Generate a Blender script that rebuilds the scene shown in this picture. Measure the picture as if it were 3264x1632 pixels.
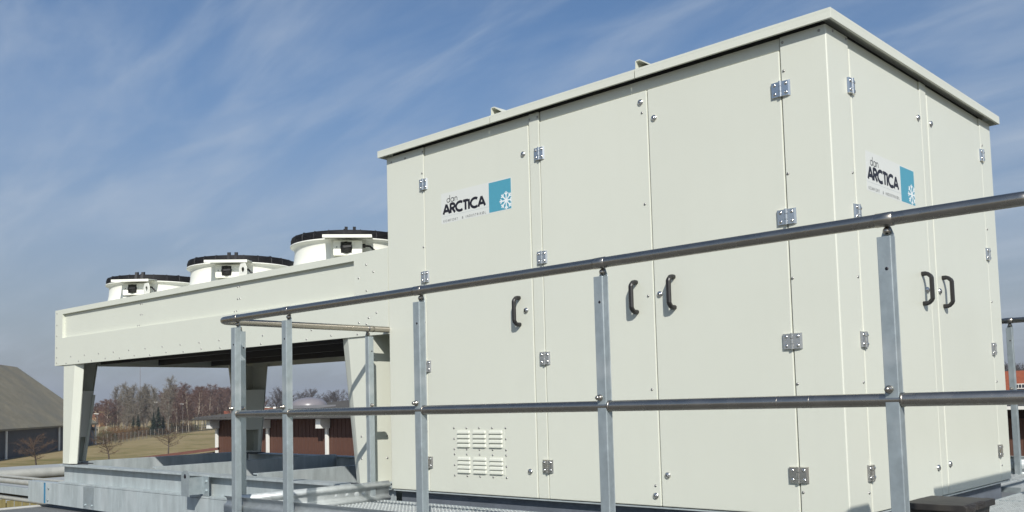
import bpy, bmesh, math, random
from mathutils import Vector, Matrix
rad = math.radians
random.seed(7)
for o in list(bpy.data.objects): bpy.data.objects.remove(o)
S = bpy.context.scene
COL = S.collection

# ------------------------------------------------------------------ camera, sky, sun, exposure
cam = bpy.data.cameras.new('camera'); camo = bpy.data.objects.new('camera', cam); COL.objects.link(camo)
cam.sensor_fit = 'HORIZONTAL'; cam.sensor_width = 36.0; cam.lens = 3017.08 / 3264 * 36.0
cam.shift_x = 0.0; cam.shift_y = (1069.24 - 816) / 3264
cam.clip_start = 0.05; cam.clip_end = 6000
r0 = Vector((0.7277, 0.6854, -0.0259)); r1 = Vector((-0.0681, 0.0347, -0.9971)); r2 = Vector((-0.6825, 0.7273, 0.0719))
m = Matrix((r0, -r1, -r2)).transposed().to_4x4(); m.translation = Vector((1.903, -4.2808, 0.5708))
camo.matrix_world = m
S.camera = camo

LIGHT = Vector((-0.0575, 0.052, -0.054)).normalized()      # travel direction of the sunlight
SUN_EL = math.asin(-LIGHT.z)
w = bpy.data.worlds.new('World'); S.world = w; w.use_nodes = True
nt = w.node_tree; nt.nodes.clear()
def N(t, **k):
    n = nt.nodes.new(t)
    for a, b in k.items(): setattr(n, a, b)
    return n
L_ = nt.links.new
out = N('ShaderNodeOutputWorld'); bg = N('ShaderNodeBackground'); L_(bg.outputs[0], out.inputs[0])
sky = N('ShaderNodeTexSky', sky_type='NISHITA', sun_disc=False)
sky.sun_elevation = SUN_EL; sky.sun_rotation = math.atan2(-LIGHT.x, -LIGHT.y)
sky.air_density = 1.0; sky.dust_density = 1.2; sky.ozone_density = 3.0; sky.altitude = 0
tc = N('ShaderNodeTexCoord')
sep = N('ShaderNodeSeparateXYZ'); L_(tc.outputs['Generated'], sep.inputs[0])
def M_(op, a=None, b=None, c=None, clamp=False):
    n = N('ShaderNodeMath', operation=op, use_clamp=clamp)
    for i, v in enumerate((a, b, c)):
        if v is None: continue
        if isinstance(v, (int, float)): n.inputs[i].default_value = v
        else: L_(v, n.inputs[i])
    return n.outputs[0]
zc = M_('MAXIMUM', sep.outputs[2], 0.0)
den = M_('ADD', zc, 0.22)
px = M_('DIVIDE', sep.outputs[0], den); py = M_('DIVIDE', sep.outputs[1], den)
cmb = N('ShaderNodeCombineXYZ'); L_(px, cmb.inputs[0]); L_(py, cmb.inputs[1])
mp = N('ShaderNodeMapping'); L_(cmb.outputs[0], mp.inputs[0]); mp.inputs['Rotation'].default_value = (0, 0, rad(-28)); mp.inputs['Scale'].default_value = (0.75, 2.0, 1)
nz = N('ShaderNodeTexNoise'); L_(mp.outputs[0], nz.inputs['Vector']); nz.inputs['Scale'].default_value = 1.6; nz.inputs['Detail'].default_value = 9; nz.inputs['Roughness'].default_value = 0.56; nz.inputs['Distortion'].default_value = 0.35
mp2 = N('ShaderNodeMapping'); L_(cmb.outputs[0], mp2.inputs[0]); mp2.inputs['Rotation'].default_value = (0, 0, rad(-36)); mp2.inputs['Scale'].default_value = (0.9, 3.2, 1); mp2.inputs['Location'].default_value = (3.1, 1.7, 0)
nz2 = N('ShaderNodeTexNoise'); L_(mp2.outputs[0], nz2.inputs['Vector']); nz2.inputs['Scale'].default_value = 2.6; nz2.inputs['Detail'].default_value = 6; nz2.inputs['Roughness'].default_value = 0.5; nz2.inputs['Distortion'].default_value = 0.6
def ramp(src, stops):
    r = N('ShaderNodeMapRange', interpolation_type='SMOOTHSTEP'); L_(src, r.inputs['Value'])
    r.inputs['From Min'].default_value, r.inputs['From Max'].default_value, r.inputs['To Min'].default_value, r.inputs['To Max'].default_value = stops
    return r.outputs['Result']
c1 = ramp(nz.outputs['Fac'], (0.38, 0.80, 0.0, 0.50))
c2 = ramp(nz2.outputs['Fac'], (0.46, 0.86, 0.0, 0.30))
cl = M_('ADD', c1, c2, clamp=True)
hz = ramp(sep.outputs[2], (0.0, 0.40, 0.78, 0.0))           # haze towards the horizon
mixh = N('ShaderNodeMix', data_type='RGBA'); L_(hz, mixh.inputs['Factor'])
tint = N('ShaderNodeMix', data_type='RGBA', blend_type='MULTIPLY'); tint.inputs['Factor'].default_value = 1; L_(sky.outputs[0], tint.inputs['A']); tint.inputs['B'].default_value = (.78, .93, 1.04, 1)
L_(tint.outputs['Result'], mixh.inputs['A']); mixh.inputs['B'].default_value = (3.3, 3.42, 3.75, 1)
mixc = N('ShaderNodeMix', data_type='RGBA'); L_(cl, mixc.inputs['Factor'])
L_(mixh.outputs['Result'], mixc.inputs['A']); mixc.inputs['B'].default_value = (5.2, 5.9, 6.8, 1)
L_(mixc.outputs['Result'], bg.inputs[0]); bg.inputs[1].default_value = 0.101

sun = bpy.data.lights.new('sun', 'SUN'); suno = bpy.data.objects.new('sun', sun); COL.objects.link(suno)
sun.energy = 5.0; sun.angle = rad(0.5); sun.color = (1.0, 0.965, 0.90)
suno.rotation_euler = LIGHT.to_track_quat('-Z', 'Y').to_euler(); suno.location = (6, -8, 9)
S.view_settings.view_transform = 'Standard'; S.view_settings.look = 'None'; S.view_settings.gamma = 1; S.view_settings.use_curve_mapping = False
S.view_settings.exposure = 0.0
S.cycles.max_bounces = 8

# ------------------------------------------------------------------ materials
def mat(name, col, rough=0.5, metal=0.0, noise=None, bump=None, coat=0.0, spec=None, dirt=None, trans=0.0, stretch=None):
    """noise=(scale, amount) brightness mottling; bump=(scale, strength); dirt=(scale, colour, lo, hi)"""
    mt = bpy.data.materials.new(name); mt.use_nodes = True
    t = mt.node_tree; b = t.nodes['Principled BSDF']; Lk = t.links.new
    b.inputs['Base Color'].default_value = (*col, 1); b.inputs['Roughness'].default_value = rough; b.inputs['Metallic'].default_value = metal
    b.inputs['Coat Weight'].default_value = coat
    if spec is not None: b.inputs['Specular IOR Level'].default_value = spec
    if trans: b.inputs['Transmission Weight'].default_value = trans
    co = t.nodes.new('ShaderNodeTexCoord'); vec = co.outputs['Object']
    if stretch:
        mpn = t.nodes.new('ShaderNodeMapping'); Lk(vec, mpn.inputs[0]); mpn.inputs['Scale'].default_value = stretch; vec = mpn.outputs[0]
    c = None
    if noise:
        n = t.nodes.new('ShaderNodeTexNoise'); Lk(vec, n.inputs['Vector']); n.inputs['Scale'].default_value = noise[0]; n.inputs['Detail'].default_value = 6; n.inputs['Roughness'].default_value = .65
        mr = t.nodes.new('ShaderNodeMapRange'); Lk(n.outputs['Fac'], mr.inputs['Value']); mr.inputs['From Min'].default_value = .25; mr.inputs['From Max'].default_value = .75
        mr.inputs['To Min'].default_value = 1 - noise[1]; mr.inputs['To Max'].default_value = 1 + noise[1]
        mx = t.nodes.new('ShaderNodeMix'); mx.data_type = 'RGBA'; mx.blend_type = 'MULTIPLY'; mx.inputs['Factor'].default_value = 1
        mx.inputs['A'].default_value = (*col, 1); Lk(mr.outputs[0], mx.inputs['B']); c = mx.outputs['Result']
        if len(noise) > 2:
            m2 = t.nodes.new('ShaderNodeMapRange'); Lk(n.outputs['Fac'], m2.inputs['Value']); m2.inputs['From Min'].default_value = .25; m2.inputs['From Max'].default_value = .75
            m2.inputs['To Min'].default_value = max(rough - noise[2], 0); m2.inputs['To Max'].default_value = rough + noise[2]; Lk(m2.outputs[0], b.inputs['Roughness'])
    if dirt:
        n = t.nodes.new('ShaderNodeTexNoise'); Lk(vec, n.inputs['Vector']); n.inputs['Scale'].default_value = dirt[0]; n.inputs['Detail'].default_value = 7
        mr = t.nodes.new('ShaderNodeMapRange'); Lk(n.outputs['Fac'], mr.inputs['Value']); mr.inputs['From Min'].default_value = dirt[2]; mr.inputs['From Max'].default_value = dirt[3]
        mx = t.nodes.new('ShaderNodeMix'); mx.data_type = 'RGBA'; Lk(mr.outputs[0], mx.inputs['Factor']); mx.inputs['B'].default_value = (*dirt[1], 1)
        if c is not None: Lk(c, mx.inputs['A'])
        else: mx.inputs['A'].default_value = (*col, 1)
        c = mx.outputs['Result']
    if c is not None: Lk(c, b.inputs['Base Color'])
    if bump:
        n = t.nodes.new('ShaderNodeTexNoise'); Lk(vec, n.inputs['Vector']); n.inputs['Scale'].default_value = bump[0]; n.inputs['Detail'].default_value = 4
        bp = t.nodes.new('ShaderNodeBump'); Lk(n.outputs['Fac'], bp.inputs['Height']); bp.inputs['Strength'].default_value = bump[1]; bp.inputs['Distance'].default_value = bump[2] if len(bump) > 2 else .01
        Lk(bp.outputs[0], b.inputs['Normal'])
    return mt
PAINT = mat('panel_paint', (0.612, 0.625, 0.543), 0.34, noise=(1.3, 0.018), bump=(1.6, 0.06, 0.02), dirt=(0.9, (0.585, 0.597, 0.518), .55, .8))
PAINT2 = mat('cooler_paint', (0.612, 0.628, 0.546), 0.42, noise=(1.6, 0.02), bump=(3.0, 0.03, 0.02))
ROOFP = mat('roof_paint', (0.612, 0.625, 0.543), 0.38, noise=(2.0, 0.03))
def weather(mt, amt=.015, streak=.014):
    t = mt.node_tree; b = t.nodes['Principled BSDF']; src = b.inputs['Base Color'].links[0].from_socket
    oi = t.nodes.new('ShaderNodeObjectInfo'); mr = t.nodes.new('ShaderNodeMapRange'); t.links.new(oi.outputs['Random'], mr.inputs['Value']); mr.inputs['To Min'].default_value = 1 - amt; mr.inputs['To Max'].default_value = 1 + amt
    co = t.nodes.new('ShaderNodeTexCoord'); mp = t.nodes.new('ShaderNodeMapping'); mp.inputs['Scale'].default_value = (9, 9, .5); t.links.new(co.outputs['Object'], mp.inputs[0])
    n = t.nodes.new('ShaderNodeTexNoise'); n.inputs['Scale'].default_value = 2.2; n.inputs['Detail'].default_value = 5; t.links.new(mp.outputs[0], n.inputs['Vector'])
    m2 = t.nodes.new('ShaderNodeMapRange'); t.links.new(n.outputs['Fac'], m2.inputs['Value']); m2.inputs['From Min'].default_value = .5; m2.inputs['From Max'].default_value = .8; m2.inputs['To Min'].default_value = 1; m2.inputs['To Max'].default_value = 1 - streak
    mm = t.nodes.new('ShaderNodeMath'); mm.operation = 'MULTIPLY'; t.links.new(mr.outputs[0], mm.inputs[0]); t.links.new(m2.outputs[0], mm.inputs[1])
    mx = t.nodes.new('ShaderNodeMix'); mx.data_type = 'RGBA'; mx.blend_type = 'MULTIPLY'; mx.inputs['Factor'].default_value = 1; t.links.new(src, mx.inputs['A']); t.links.new(mm.outputs[0], mx.inputs['B']); t.links.new(mx.outputs['Result'], b.inputs['Base Color'])
weather(PAINT); weather(PAINT2); weather(ROOFP)
WHITEP = mat('fan_white_paint', (0.80, 0.80, 0.72), 0.40, noise=(3, 0.02))
SEAL = mat('door_seal_rubber', (0.03, 0.03, 0.03), 0.7)
GALV = mat('galvanised_steel', (0.36, 0.41, 0.425), 0.46, 0.55, noise=(22, 0.13, 0.12), bump=(60, 0.06, 0.004), dirt=(5, (0.55, 0.58, 0.58), .52, .8))
GALVR = mat('galvanised_beam', (0.385, 0.43, 0.435), 0.55, 0.2, noise=(16, 0.2, 0.1), bump=(40, 0.08, 0.005), dirt=(3, (0.52, 0.55, 0.55), .5, .8), stretch=(1, 1, .22))
GALVB = mat('galvanised_kick_plate', (0.52, 0.55, 0.55), 0.46, 0.4, noise=(18, 0.16, 0.12), bump=(30, 0.12, 0.005))
STEEL = mat('stainless_tube', (0.41, 0.375, 0.325), 0.27, 1.0, noise=(9, 0.08, 0.06))
CHROME = mat('chrome_hinge', (0.72, 0.70, 0.66), 0.2, 1.0)
ZINC = mat('zinc_screw', (0.35, 0.34, 0.33), 0.35, 1.0)
BLACK = mat('black_plastic_handle', (0.018, 0.017, 0.017), 0.42)
GUARD = mat('black_wire_guard', (0.008, 0.008, 0.010), 0.6)
RUBBER = mat('black_cable', (0.012, 0.012, 0.012), 0.5)
DARK = mat('dark_coil_fins', (0.035, 0.035, 0.04), 0.6)
STICK = mat('sticker_white', (0.63, 0.645, 0.61), 0.45)
TEAL = mat('sticker_teal', (0.075, 0.30, 0.40), 0.4, noise=(40, .04))
INK = mat('sticker_ink', (0.012, 0.010, 0.016), 0.4)
INK3 = mat('sticker_dark_grey_ink', (0.05, 0.05, 0.05), 0.4)
INK2 = mat('sticker_grey_ink', (0.10, 0.10, 0.10), 0.4)
LINE = mat('sticker_line', (0.42, 0.46, 0.46), 0.45)
FLAKE = mat('sticker_flake', (0.72, 0.76, 0.76), 0.4)
BLUET = mat('blue_paint_mark', (0.03, 0.17, 0.30), 0.5, noise=(25, .3))
BIN = mat('weathered_black_plastic', (0.024, 0.021, 0.019), 0.55, noise=(7, .35), bump=(30, .4, .004), dirt=(5, (0.06, 0.052, 0.042), .5, .75))
FELT = mat('grey_roof_felt', (0.125, 0.13, 0.13), 0.85, noise=(6, .15), bump=(120, .3, .004), dirt=(.7, (.17, .17, .16), .5, .75))
LEAD = mat('parapet_cap', (0.42, 0.42, 0.40), 0.6, noise=(8, .12))

# ------------------------------------------------------------------ mesh helpers
class MB:
    def __init__(s): s.v = []; s.f = []; s.mi = []; s.mats = []; s.sm = []
    def _m(s, m):
        if m not in s.mats: s.mats.append(m)
        return s.mats.index(m)
    def add(s, vs, fs, m, smooth=False):
        o = len(s.v); s.v += [tuple(v) for v in vs]; i = s._m(m)
        for f in fs: s.f.append([o + a for a in f]); s.mi.append(i); s.sm.append(smooth)
        return s
    def box(s, a, b, m):
        (x0, y0, z0), (x1, y1, z1) = a, b
        x0, x1 = sorted((x0, x1)); y0, y1 = sorted((y0, y1)); z0, z1 = sorted((z0, z1))
        return s.add([(x0,y0,z0),(x1,y0,z0),(x1,y1,z0),(x0,y1,z0),(x0,y0,z1),(x1,y0,z1),(x1,y1,z1),(x0,y1,z1)],
                     [(0,3,2,1),(4,5,6,7),(0,1,5,4),(1,2,6,5),(2,3,7,6),(3,0,4,7)], m)
    def hexa(s, p, m):      # 8 points, bottom 4 then top 4 (ccw)
        return s.add(p, [(0,3,2,1),(4,5,6,7),(0,1,5,4),(1,2,6,5),(2,3,7,6),(3,0,4,7)], m)
    def tube(s, pts, r, m, n=16, caps=True, smooth=True):
        pts = [Vector(p) for p in pts]; rs = r if isinstance(r, (list, tuple)) else [r] * len(pts)
        rings = []; up = None
        for i, p in enumerate(pts):
            d = (pts[min(i + 1, len(pts) - 1)] - pts[max(i - 1, 0)]).normalized()
            if up is None: up = Vector((0, 0, 1)) if abs(d.z) < .9 else Vector((1, 0, 0))
            u = up - d * up.dot(d); u.normalize(); up = u; v = d.cross(u)
            rings.append([p + (u * math.cos(2 * math.pi * k / n) + v * math.sin(2 * math.pi * k / n)) * rs[i] for k in range(n)])
        vs = [q for rg in rings for q in rg]; fs = []
        for i in range(len(pts) - 1):
            for k in range(n):
                fs.append((i * n + k, i * n + (k + 1) % n, (i + 1) * n + (k + 1) % n, (i + 1) * n + k))
        s.add(vs, fs, m, smooth)
        if caps:
            s.add(rings[0], [tuple(range(n - 1, -1, -1))], m); s.add(rings[-1], [tuple(range(n))], m)
        return s
    def lathe(s, prof, c, m, n=48, a0=0, a1=2 * math.pi, axis='z', smooth=True):
        full = abs(a1 - a0 - 2 * math.pi) < 1e-6; k = n if full else n + 1
        vs = []
        for (r, h) in prof:
            for i in range(k):
                a = a0 + (a1 - a0) * i / n
                q = (r * math.cos(a), r * math.sin(a), h)
                if axis == 'y': q = (q[0], -h, q[1])
                if axis == 'x': q = (h, q[0], q[1])
                vs.append((c[0] + q[0], c[1] + q[1], c[2] + q[2]))
        fs = []
        for j in range(len(prof) - 1):
            for i in range(n):
                i2 = (i + 1) % k
                fs.append((j * k + i, j * k + i2, (j + 1) * k + i2, (j + 1) * k + i))
        return s.add(vs, fs, m, smooth)
    def extrude(s, poly, axis, a, b, m, smooth=False, closed=True):
        """poly 2D points; axis 'x': poly=(y,z); 'y': (x,z); 'z': (x,y)"""
        def P(q, t): return {'x': (t, q[0], q[1]), 'y': (q[0], t, q[1]), 'z': (q[0], q[1], t)}[axis]
        n = len(poly); vs = [P(q, a) for q in poly] + [P(q, b) for q in poly]
        fs = [(i, (i + 1) % n, n + (i + 1) % n, n + i) for i in range(n if closed else n - 1)]
        if closed: fs += [tuple(range(n - 1, -1, -1)), tuple(range(n, 2 * n))]
        return s.add(vs, fs, m, smooth)
    def mesh(s, name):
        me = bpy.data.meshes.new(name); me.from_pydata(s.v, [], s.f)
        for m in s.mats: me.materials.append(m)
        me.polygons.foreach_set('material_index', s.mi); me.polygons.foreach_set('use_smooth', s.sm)
        me.update()
        return me
    def build(s, name, parent=None, bevel=0, fix=True, loc=None):
        me = s.mesh(name)
        if fix:
            b = bmesh.new(); b.from_mesh(me); bmesh.ops.recalc_face_normals(b, faces=b.faces); b.to_mesh(me); b.free()
        return link(name, me, parent, bevel, loc)
def link(name, me, parent=None, bevel=0, loc=None, rot=None):
    o = bpy.data.objects.new(name, me); COL.objects.link(o)
    if parent is not None: o.parent = parent
    if loc is not None: o.location = loc
    if rot is not None: o.rotation_euler = rot
    if bevel:
        md = o.modifiers.new('bevel', 'BEVEL'); md.width = bevel; md.segments = 2; md.limit_method = 'ANGLE'; md.angle_limit = rad(40)
    return o
def tag(o, label=None, cat=None, group=None, kind=None):
    for k, v in (('label', label), ('category', cat), ('group', group), ('kind', kind)):
        if v: o[k] = v
    return o
def empty(name, loc=(0, 0, 0), rot=(0, 0, 0), **k):
    o = bpy.data.objects.new(name, None); COL.objects.link(o); o.location = loc; o.rotation_euler = rot; o.empty_display_size = .1
    return tag(o, **k)
def copy_tree(o, parent=None):
    c = o.copy(); COL.objects.link(c); c.parent = parent
    for ch in list(o.children): copy_tree(ch, c)
    return c

# ================================================================== SETTING
GZ = -4.9
# ground sheet with gentle far hills
def build_ground():
    mb = MB(); gm = bpy.data.materials.new('dry_grass_field'); gm.use_nodes = True
    t = gm.node_tree; b = t.nodes['Principled BSDF']; b.inputs['Roughness'].default_value = .95; b.inputs['Specular IOR Level'].default_value = .1
    co = t.nodes.new('ShaderNodeTexCoord')
    n1 = t.nodes.new('ShaderNodeTexNoise'); n1.inputs['Scale'].default_value = .035; n1.inputs['Detail'].default_value = 8; n1.inputs['Roughness'].default_value = .62
    n2 = t.nodes.new('ShaderNodeTexNoise'); n2.inputs['Scale'].default_value = .5; n2.inputs['Detail'].default_value = 8
    t.links.new(co.outputs['Object'], n1.inputs['Vector']); t.links.new(co.outputs['Object'], n2.inputs['Vector'])
    r = t.nodes.new('ShaderNodeValToRGB'); e = r.color_ramp.elements
    e[0].position = .36; e[0].color = (.13, .125, .045, 1); e[1].position = .55; e[1].color = (.30, .235, .125, 1)
    e.new(.45).color = (.225, .185, .085, 1)
    mx = t.nodes.new('ShaderNodeMath'); mx.operation = 'MULTIPLY_ADD'; mx.inputs[1].default_value = .35; t.links.new(n2.outputs['Fac'], mx.inputs[0])
    s = t.nodes.new('ShaderNodeMath'); s.operation = 'MULTIPLY_ADD'; s.inputs[1].default_value = .75; s.inputs[2].default_value = -.05
    t.links.new(n1.outputs['Fac'], s.inputs[0]); t.links.new(s.outputs[0], mx.inputs[2]); t.links.new(mx.outputs[0], r.inputs[0])
    t.links.new(r.outputs[0], b.inputs['Base Color'])
    bp = t.nodes.new('ShaderNodeBump'); bp.inputs['Strength'].default_value = .8; bp.inputs['Distance'].default_value = .3
    t.links.new(n2.outputs['Fac'], bp.inputs['Height']); t.links.new(bp.outputs[0], b.inputs['Normal'])
    rs = [0, 20, 60, 100, 140, 180, 230, 290, 350, 420, 520, 700, 900, 1300, 1900, 2800, 4200]; n = 96; vs = [(0, 0, GZ)]; fs = []
    def h(x, y, rr):
        k = max(0.0, min(1.0, (rr - 380) / 500)); k = k * k * (3 - 2 * k)
        return GZ + k * (4.5 + 2.5 * math.sin(math.atan2(y, x) * 5 + 1) + 1.5 * math.sin(math.atan2(y, x) * 13))
    for rr in rs[1:]:
        for i in range(n):
            a = 2 * math.pi * i / n; x, y = rr * math.cos(a), rr * math.sin(a); vs.append((x, y, h(x, y, rr)))
    for i in range(n): fs.append((0, 1 + i, 1 + (i + 1) % n))
    for j in range(len(rs) - 2):
        for i in range(n):
            a = 1 + j * n; c = a + n; fs.append((a + i, c + i, c + (i + 1) % n, a + (i + 1) % n))
    mb.add(vs, fs, gm, True)
    tag(mb.build('ground'), kind='structure')
build_ground()

# the roof the equipment stands on
def build_roof_deck():
    mb = MB(); mb.box((-9.42, -14, -0.9), (9, 9.0, -0.45), FELT)
    d = tag(mb.build('roof_deck'), kind='structure')
    mb = MB(); mb.box((-9.47, -14, -0.55), (-9.405, 9.0, -0.432), LEAD); mb.build('parapet_cap', d, .008)
    WALLM = mat('building_wall', (.30, .29, .27), .8, noise=(2, .1))
    mb = MB(); mb.box((-9.38, -13.9, GZ), (8.9, 8.9, -0.9), WALLM)
    tag(mb.build('building_wall'), kind='structure')
build_roof_deck()

# ------------------------------------------------------------------ the grating of the walkway
def build_grating():
    root = tag(empty('walkway_floor', (0, 0, -0.07)), kind='structure')
    def panel_mesh(lx, ly):
        mb = MB(); pitch = .030; n = int(ly / pitch)
        tooth = .034; k = int(lx / tooth)
        for j in range(n + 1):
            y = j * ly / n
            top = []
            for i in range(k):
                x = i * lx / k; top += [(x, 0), (x + .4 * lx / k, 0), (x + .55 * lx / k, -.006), (x + .85 * lx / k, -.006)]
            top.append((lx, 0))
            vs = []
            for (x, z) in top: vs += [(x, y, z), (x, y + .006, z), (x, y, -.032)]
            fs = []
            for i in range(len(top) - 1):
                a = i * 3; b_ = a + 3
                fs += [(a, b_, b_ + 1, a + 1), (a, a + 2, b_ + 2, b_)]
            mb.add(vs, fs, GALVB)
        for i in range(int(lx / .1) + 1):
            x = min(i * .1, lx - .006); mb.box((x, .001, -.010), (x + .006, ly - .001, -.003), GALVB)
        mb.box((0, -.004, -.035), (lx, -.001, .001), GALV); mb.box((0, ly + .007, -.035), (lx, ly + .010, .001), GALV)
        mb.box((-.004, 0, -.035), (-.001, ly, .001), GALV)
        return mb.mesh('grating_panel')
    A = panel_mesh(.995, .60)
    for r_, y0 in enumerate((-1.30, -.685, -.07)):
        for i in range(5):
            if r_ == 2 and i < 4: continue
            if i == 4: continue
            link('grating_panel', A, root, loc=(-3.30 + i * 1.0 + (0.03 if r_ == 2 else 0), y0, 0))
    for r_ in range(3): link('grating_panel', A, root, loc=(.70 - .6 + .0, -1.285 + r_ * .615, 0)) if False else None
    B = panel_mesh(.42, .60)
    for r_, y0 in enumerate((-1.30, -.685, -.07)): link('grating_panel', B, root, loc=(.70, y0, 0))
    for r_ in range(6):
        link('grating_panel', A, root, loc=(.10, .56 + r_ * .615, 0))
    for i in range(6): link('grating_panel', A, root, loc=(-3.9 + i * .66 - .0, 2.62, 0)) if False else None
    for i in range(4):
        for r_ in range(2): link('grating_panel', A, root, loc=(-3.98 + i * 1.0, 2.60 + r_ * .615, 0))
    for j, y in enumerate((-1.32, -.69, -.075)):
        mb = MB(); mb.box((-3.32, y - .02, -.20), (1.15, y + .02, -.045), GALVR); mb.build('support_rail', root)
    mb = MB(); mb.box((.03, .55, -.20), (.07, 4.2, -.045), GALVR); mb.build('support_rail', root)
    mb = MB(); mb.box((1.03, .55, -.20), (1.07, 4.2, -.045), GALVR); mb.build('support_rail', root)
build_grating()

# ================================================================== THE EQUIPMENT CABINET
CW, CD, CH = 3.3045, 2.468, 2.35          # length, depth, panel height
X1, X2, X3, X4, X5 = -2.906, -1.930, -1.842, -1.0415, -0.243
Y1, Y2, Y3, Y4 = 0.250, 1.203, 1.303, 2.252
G = .003
def frame_front(x, z, off=0.0): return (x, -off, z)
def build_cabinet():
    root = empty('equipment_cabinet', (0, 0, 0), label='large pale grey metal plant cabinet with hinged doors under a flat roof', cat='equipment cabinet')
    mb = MB(); mb.box((-CW + .004, .018, .004), (-.018, CD - .004, CH), SEAL); mb.build('inner_body', root)
    T = .0175
    # corner and side panels
    def pf(x0, x1, z0, z1, name='side_panel'):
        mb = MB(); mb.box((x0, 0, z0), (x1, T, z1), PAINT); return mb.build(name, root, .004)
    def pr(y0, y1, z0, z1, name='side_panel'):
        mb = MB(); mb.box((-T, y0, z0), (0, y1, z1), PAINT); return mb.build(name, root, .004)
    pf(-CW, X1 - G, 0, 2.351)
    pf(X2 + G, X3 - G, 0, 2.351, 'pillar_panel')
    mb = MB()
    poly = [(X5 + G, 0), (-.006, 0), (-.0015, .0015), (0, .006), (0, Y1 - G), (-T, Y1 - G), (-T, T), (X5 + G, T)]
    mb.extrude(poly, 'z', 0, 2.351, PAINT); mb.build('corner_panel', root, .003)
    pr(Y2 + G, Y3 - G, 0, 2.351, 'pillar_panel'); pr(Y4 + G, CD, 0, 2.351)
    mb = MB(); mb.box((-CW, T, 0), (-CW + .0035, CD, 2.351), PAINT); mb.build('end_panel', root)
    mb = MB(); mb.box((-CW, CD - .003, 0), (-T, CD, 2.351), PAINT); mb.build('rear_panel', root)
    # header behind the fascia
    for (a, b) in ((X1, X2), (X3, X5)):
        mb = MB(); mb.box((a + G, .009, 2.290), (b - G, T, 2.351), PAINT); mb.build('header_panel', root, .002)
    for (a, b) in ((Y1, Y2), (Y3, Y4)):
        mb = MB(); mb.box((-T, a + G, 2.299), (-.009, b - G, 2.351), PAINT); mb.build('header_panel', root, .002)
    # base frame
    mb = MB(); mb.box((-CW + .01, .006, -.013), (-.006, CD - .01, -.004), GALVR); mb.build('base_lip', root)
    mb = MB(); mb.box((-CW + .05, .05, -.2), (-.05, CD - .06, -.013), mat('base_steel', (.16, .18, .21), .6, .3, noise=(9, .2))); mb.build('base_frame', root)
    # doors (children sit in the door's own frame: local x along the face, local y into the body, local z up)
    screw = MB().lathe([(.0001, .0052), (.004, .0046), (.0068, .0022), (.0072, 0)], (0, 0, 0), ZINC, 10, axis='y').mesh('screw')
    lock_mb = MB().lathe([(.0001, .010), (.006, .0098), (.0065, .0075), (.011, .0105), (.0165, .0065), (.0185, 0)], (0, 0, 0), CHROME, 24, axis='y')
    lock_mb.box((-.0035, -.0115, -.0035), (.0035, -.009, .0035), ZINC)
    lock = lock_mb.mesh('lock')
    def hinge_mesh(w, h, flat=False):
        mb = MB()
        for sx in (-1, 1):
            x0, x1 = (sx * .007, sx * w / 2)
            p = [(x0, 0, -h / 2), (x1, 0, -h / 2), (x1 - sx * (.003 if sx < 0 else .008), -.0115 if sx < 0 else -.0095, -h / 2 + .003), (x0, -.0125, -h / 2 + .003)]
            q = [(x0, 0, h / 2), (x1, 0, h / 2), (x1 - sx * (.003 if sx < 0 else .008), -.0115 if sx < 0 else -.0095, h / 2 - .003), (x0, -.0125, h / 2 - .003)]
            mb.hexa(p + q, CHROME)
            for sz in (-1, 1):
                xc = sx * (w / 2 * .60); yo = -.0105 if sx > 0 else -.0118
                mb.lathe([(.0001, .0045), (.005, .004), (.0085, .0015), (.0095, -.001)], (xc, yo, sz * h * .28), CHROME, 12, axis='y')
        for k in range(3):
            z0 = -h / 2 + k * h / 3; mb.tube([(0, -.011, z0 + .001), (0, -.011, z0 + h / 3 - .001)], .0085, CHROME, 12)
        me = mb.mesh('hinge')
        b = bmesh.new(); b.from_mesh(me); bmesh.ops.recalc_face_normals(b, faces=b.faces); b.to_mesh(me); b.free()
        return me
    hs = hinge_mesh(.078, .080); hb = hinge_mesh(.098, .080)
    def handle_mesh():
        mb = MB(); h = .0825; pts = []
        path = [(0, .002, -h), (0, -.020, -h), (0, -.031, -h * .97), (0, -.046, -h * .80), (0, -.050, -h * .70), (0, -.050, 0), (0, -.050, h * .70), (0, -.046, h * .80), (0, -.031, h * .97), (0, -.020, h), (0, .002, h)]
        # flattened bar: section 20 x 16 mm swept along the path
        rings = []
        P = [Vector(p) for p in path]
        for i, p in enumerate(P):
            d = (P[min(i + 1, len(P) - 1)] - P[max(i - 1, 0)]).normalized(); u = Vector((1, 0, 0)); v = d.cross(u)
            wx = .0145 if i in (0, 1, 9, 10) else .0128; wy = .012 if i in (0, 1, 9, 10) else .0105
            rings.append([p + u * a * wx + v * b * wy for a, b in ((-1, -.5), (-.5, -1), (.5, -1), (1, -.5), (1, .5), (.5, 1), (-.5, 1), (-1, .5))])
        n = 8; vs = [q for r_ in rings for q in r_]; fs = [(i * n + k, i * n + (k + 1) % n, (i + 1) * n + (k + 1) % n, (i + 1) * n + k) for i in range(len(P) - 1) for k in range(n)]
        fs += [tuple(range(n - 1, -1, -1)), tuple(range((len(P) - 1) * n, len(P) * n))]
        mb.add(vs, fs, BLACK)
        me = mb.mesh('handle'); b = bmesh.new(); b.from_mesh(me); bmesh.ops.recalc_face_normals(b, faces=b.faces); b.to_mesh(me); b.free(); return me
    hm = handle_mesh()
    RZ = math.pi / 2
    def put(name, me, parent, face, u, z, off=0.0, bevel=0):
        # u = world x on the front face or world y on the side face; parents have identity transforms
        if face == 'f': o = link(name, me, parent, bevel, loc=(u, -off, z))
        else: o = link(name, me, parent, bevel, loc=(off, u, z), rot=(0, 0, RZ))
        return o
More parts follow.
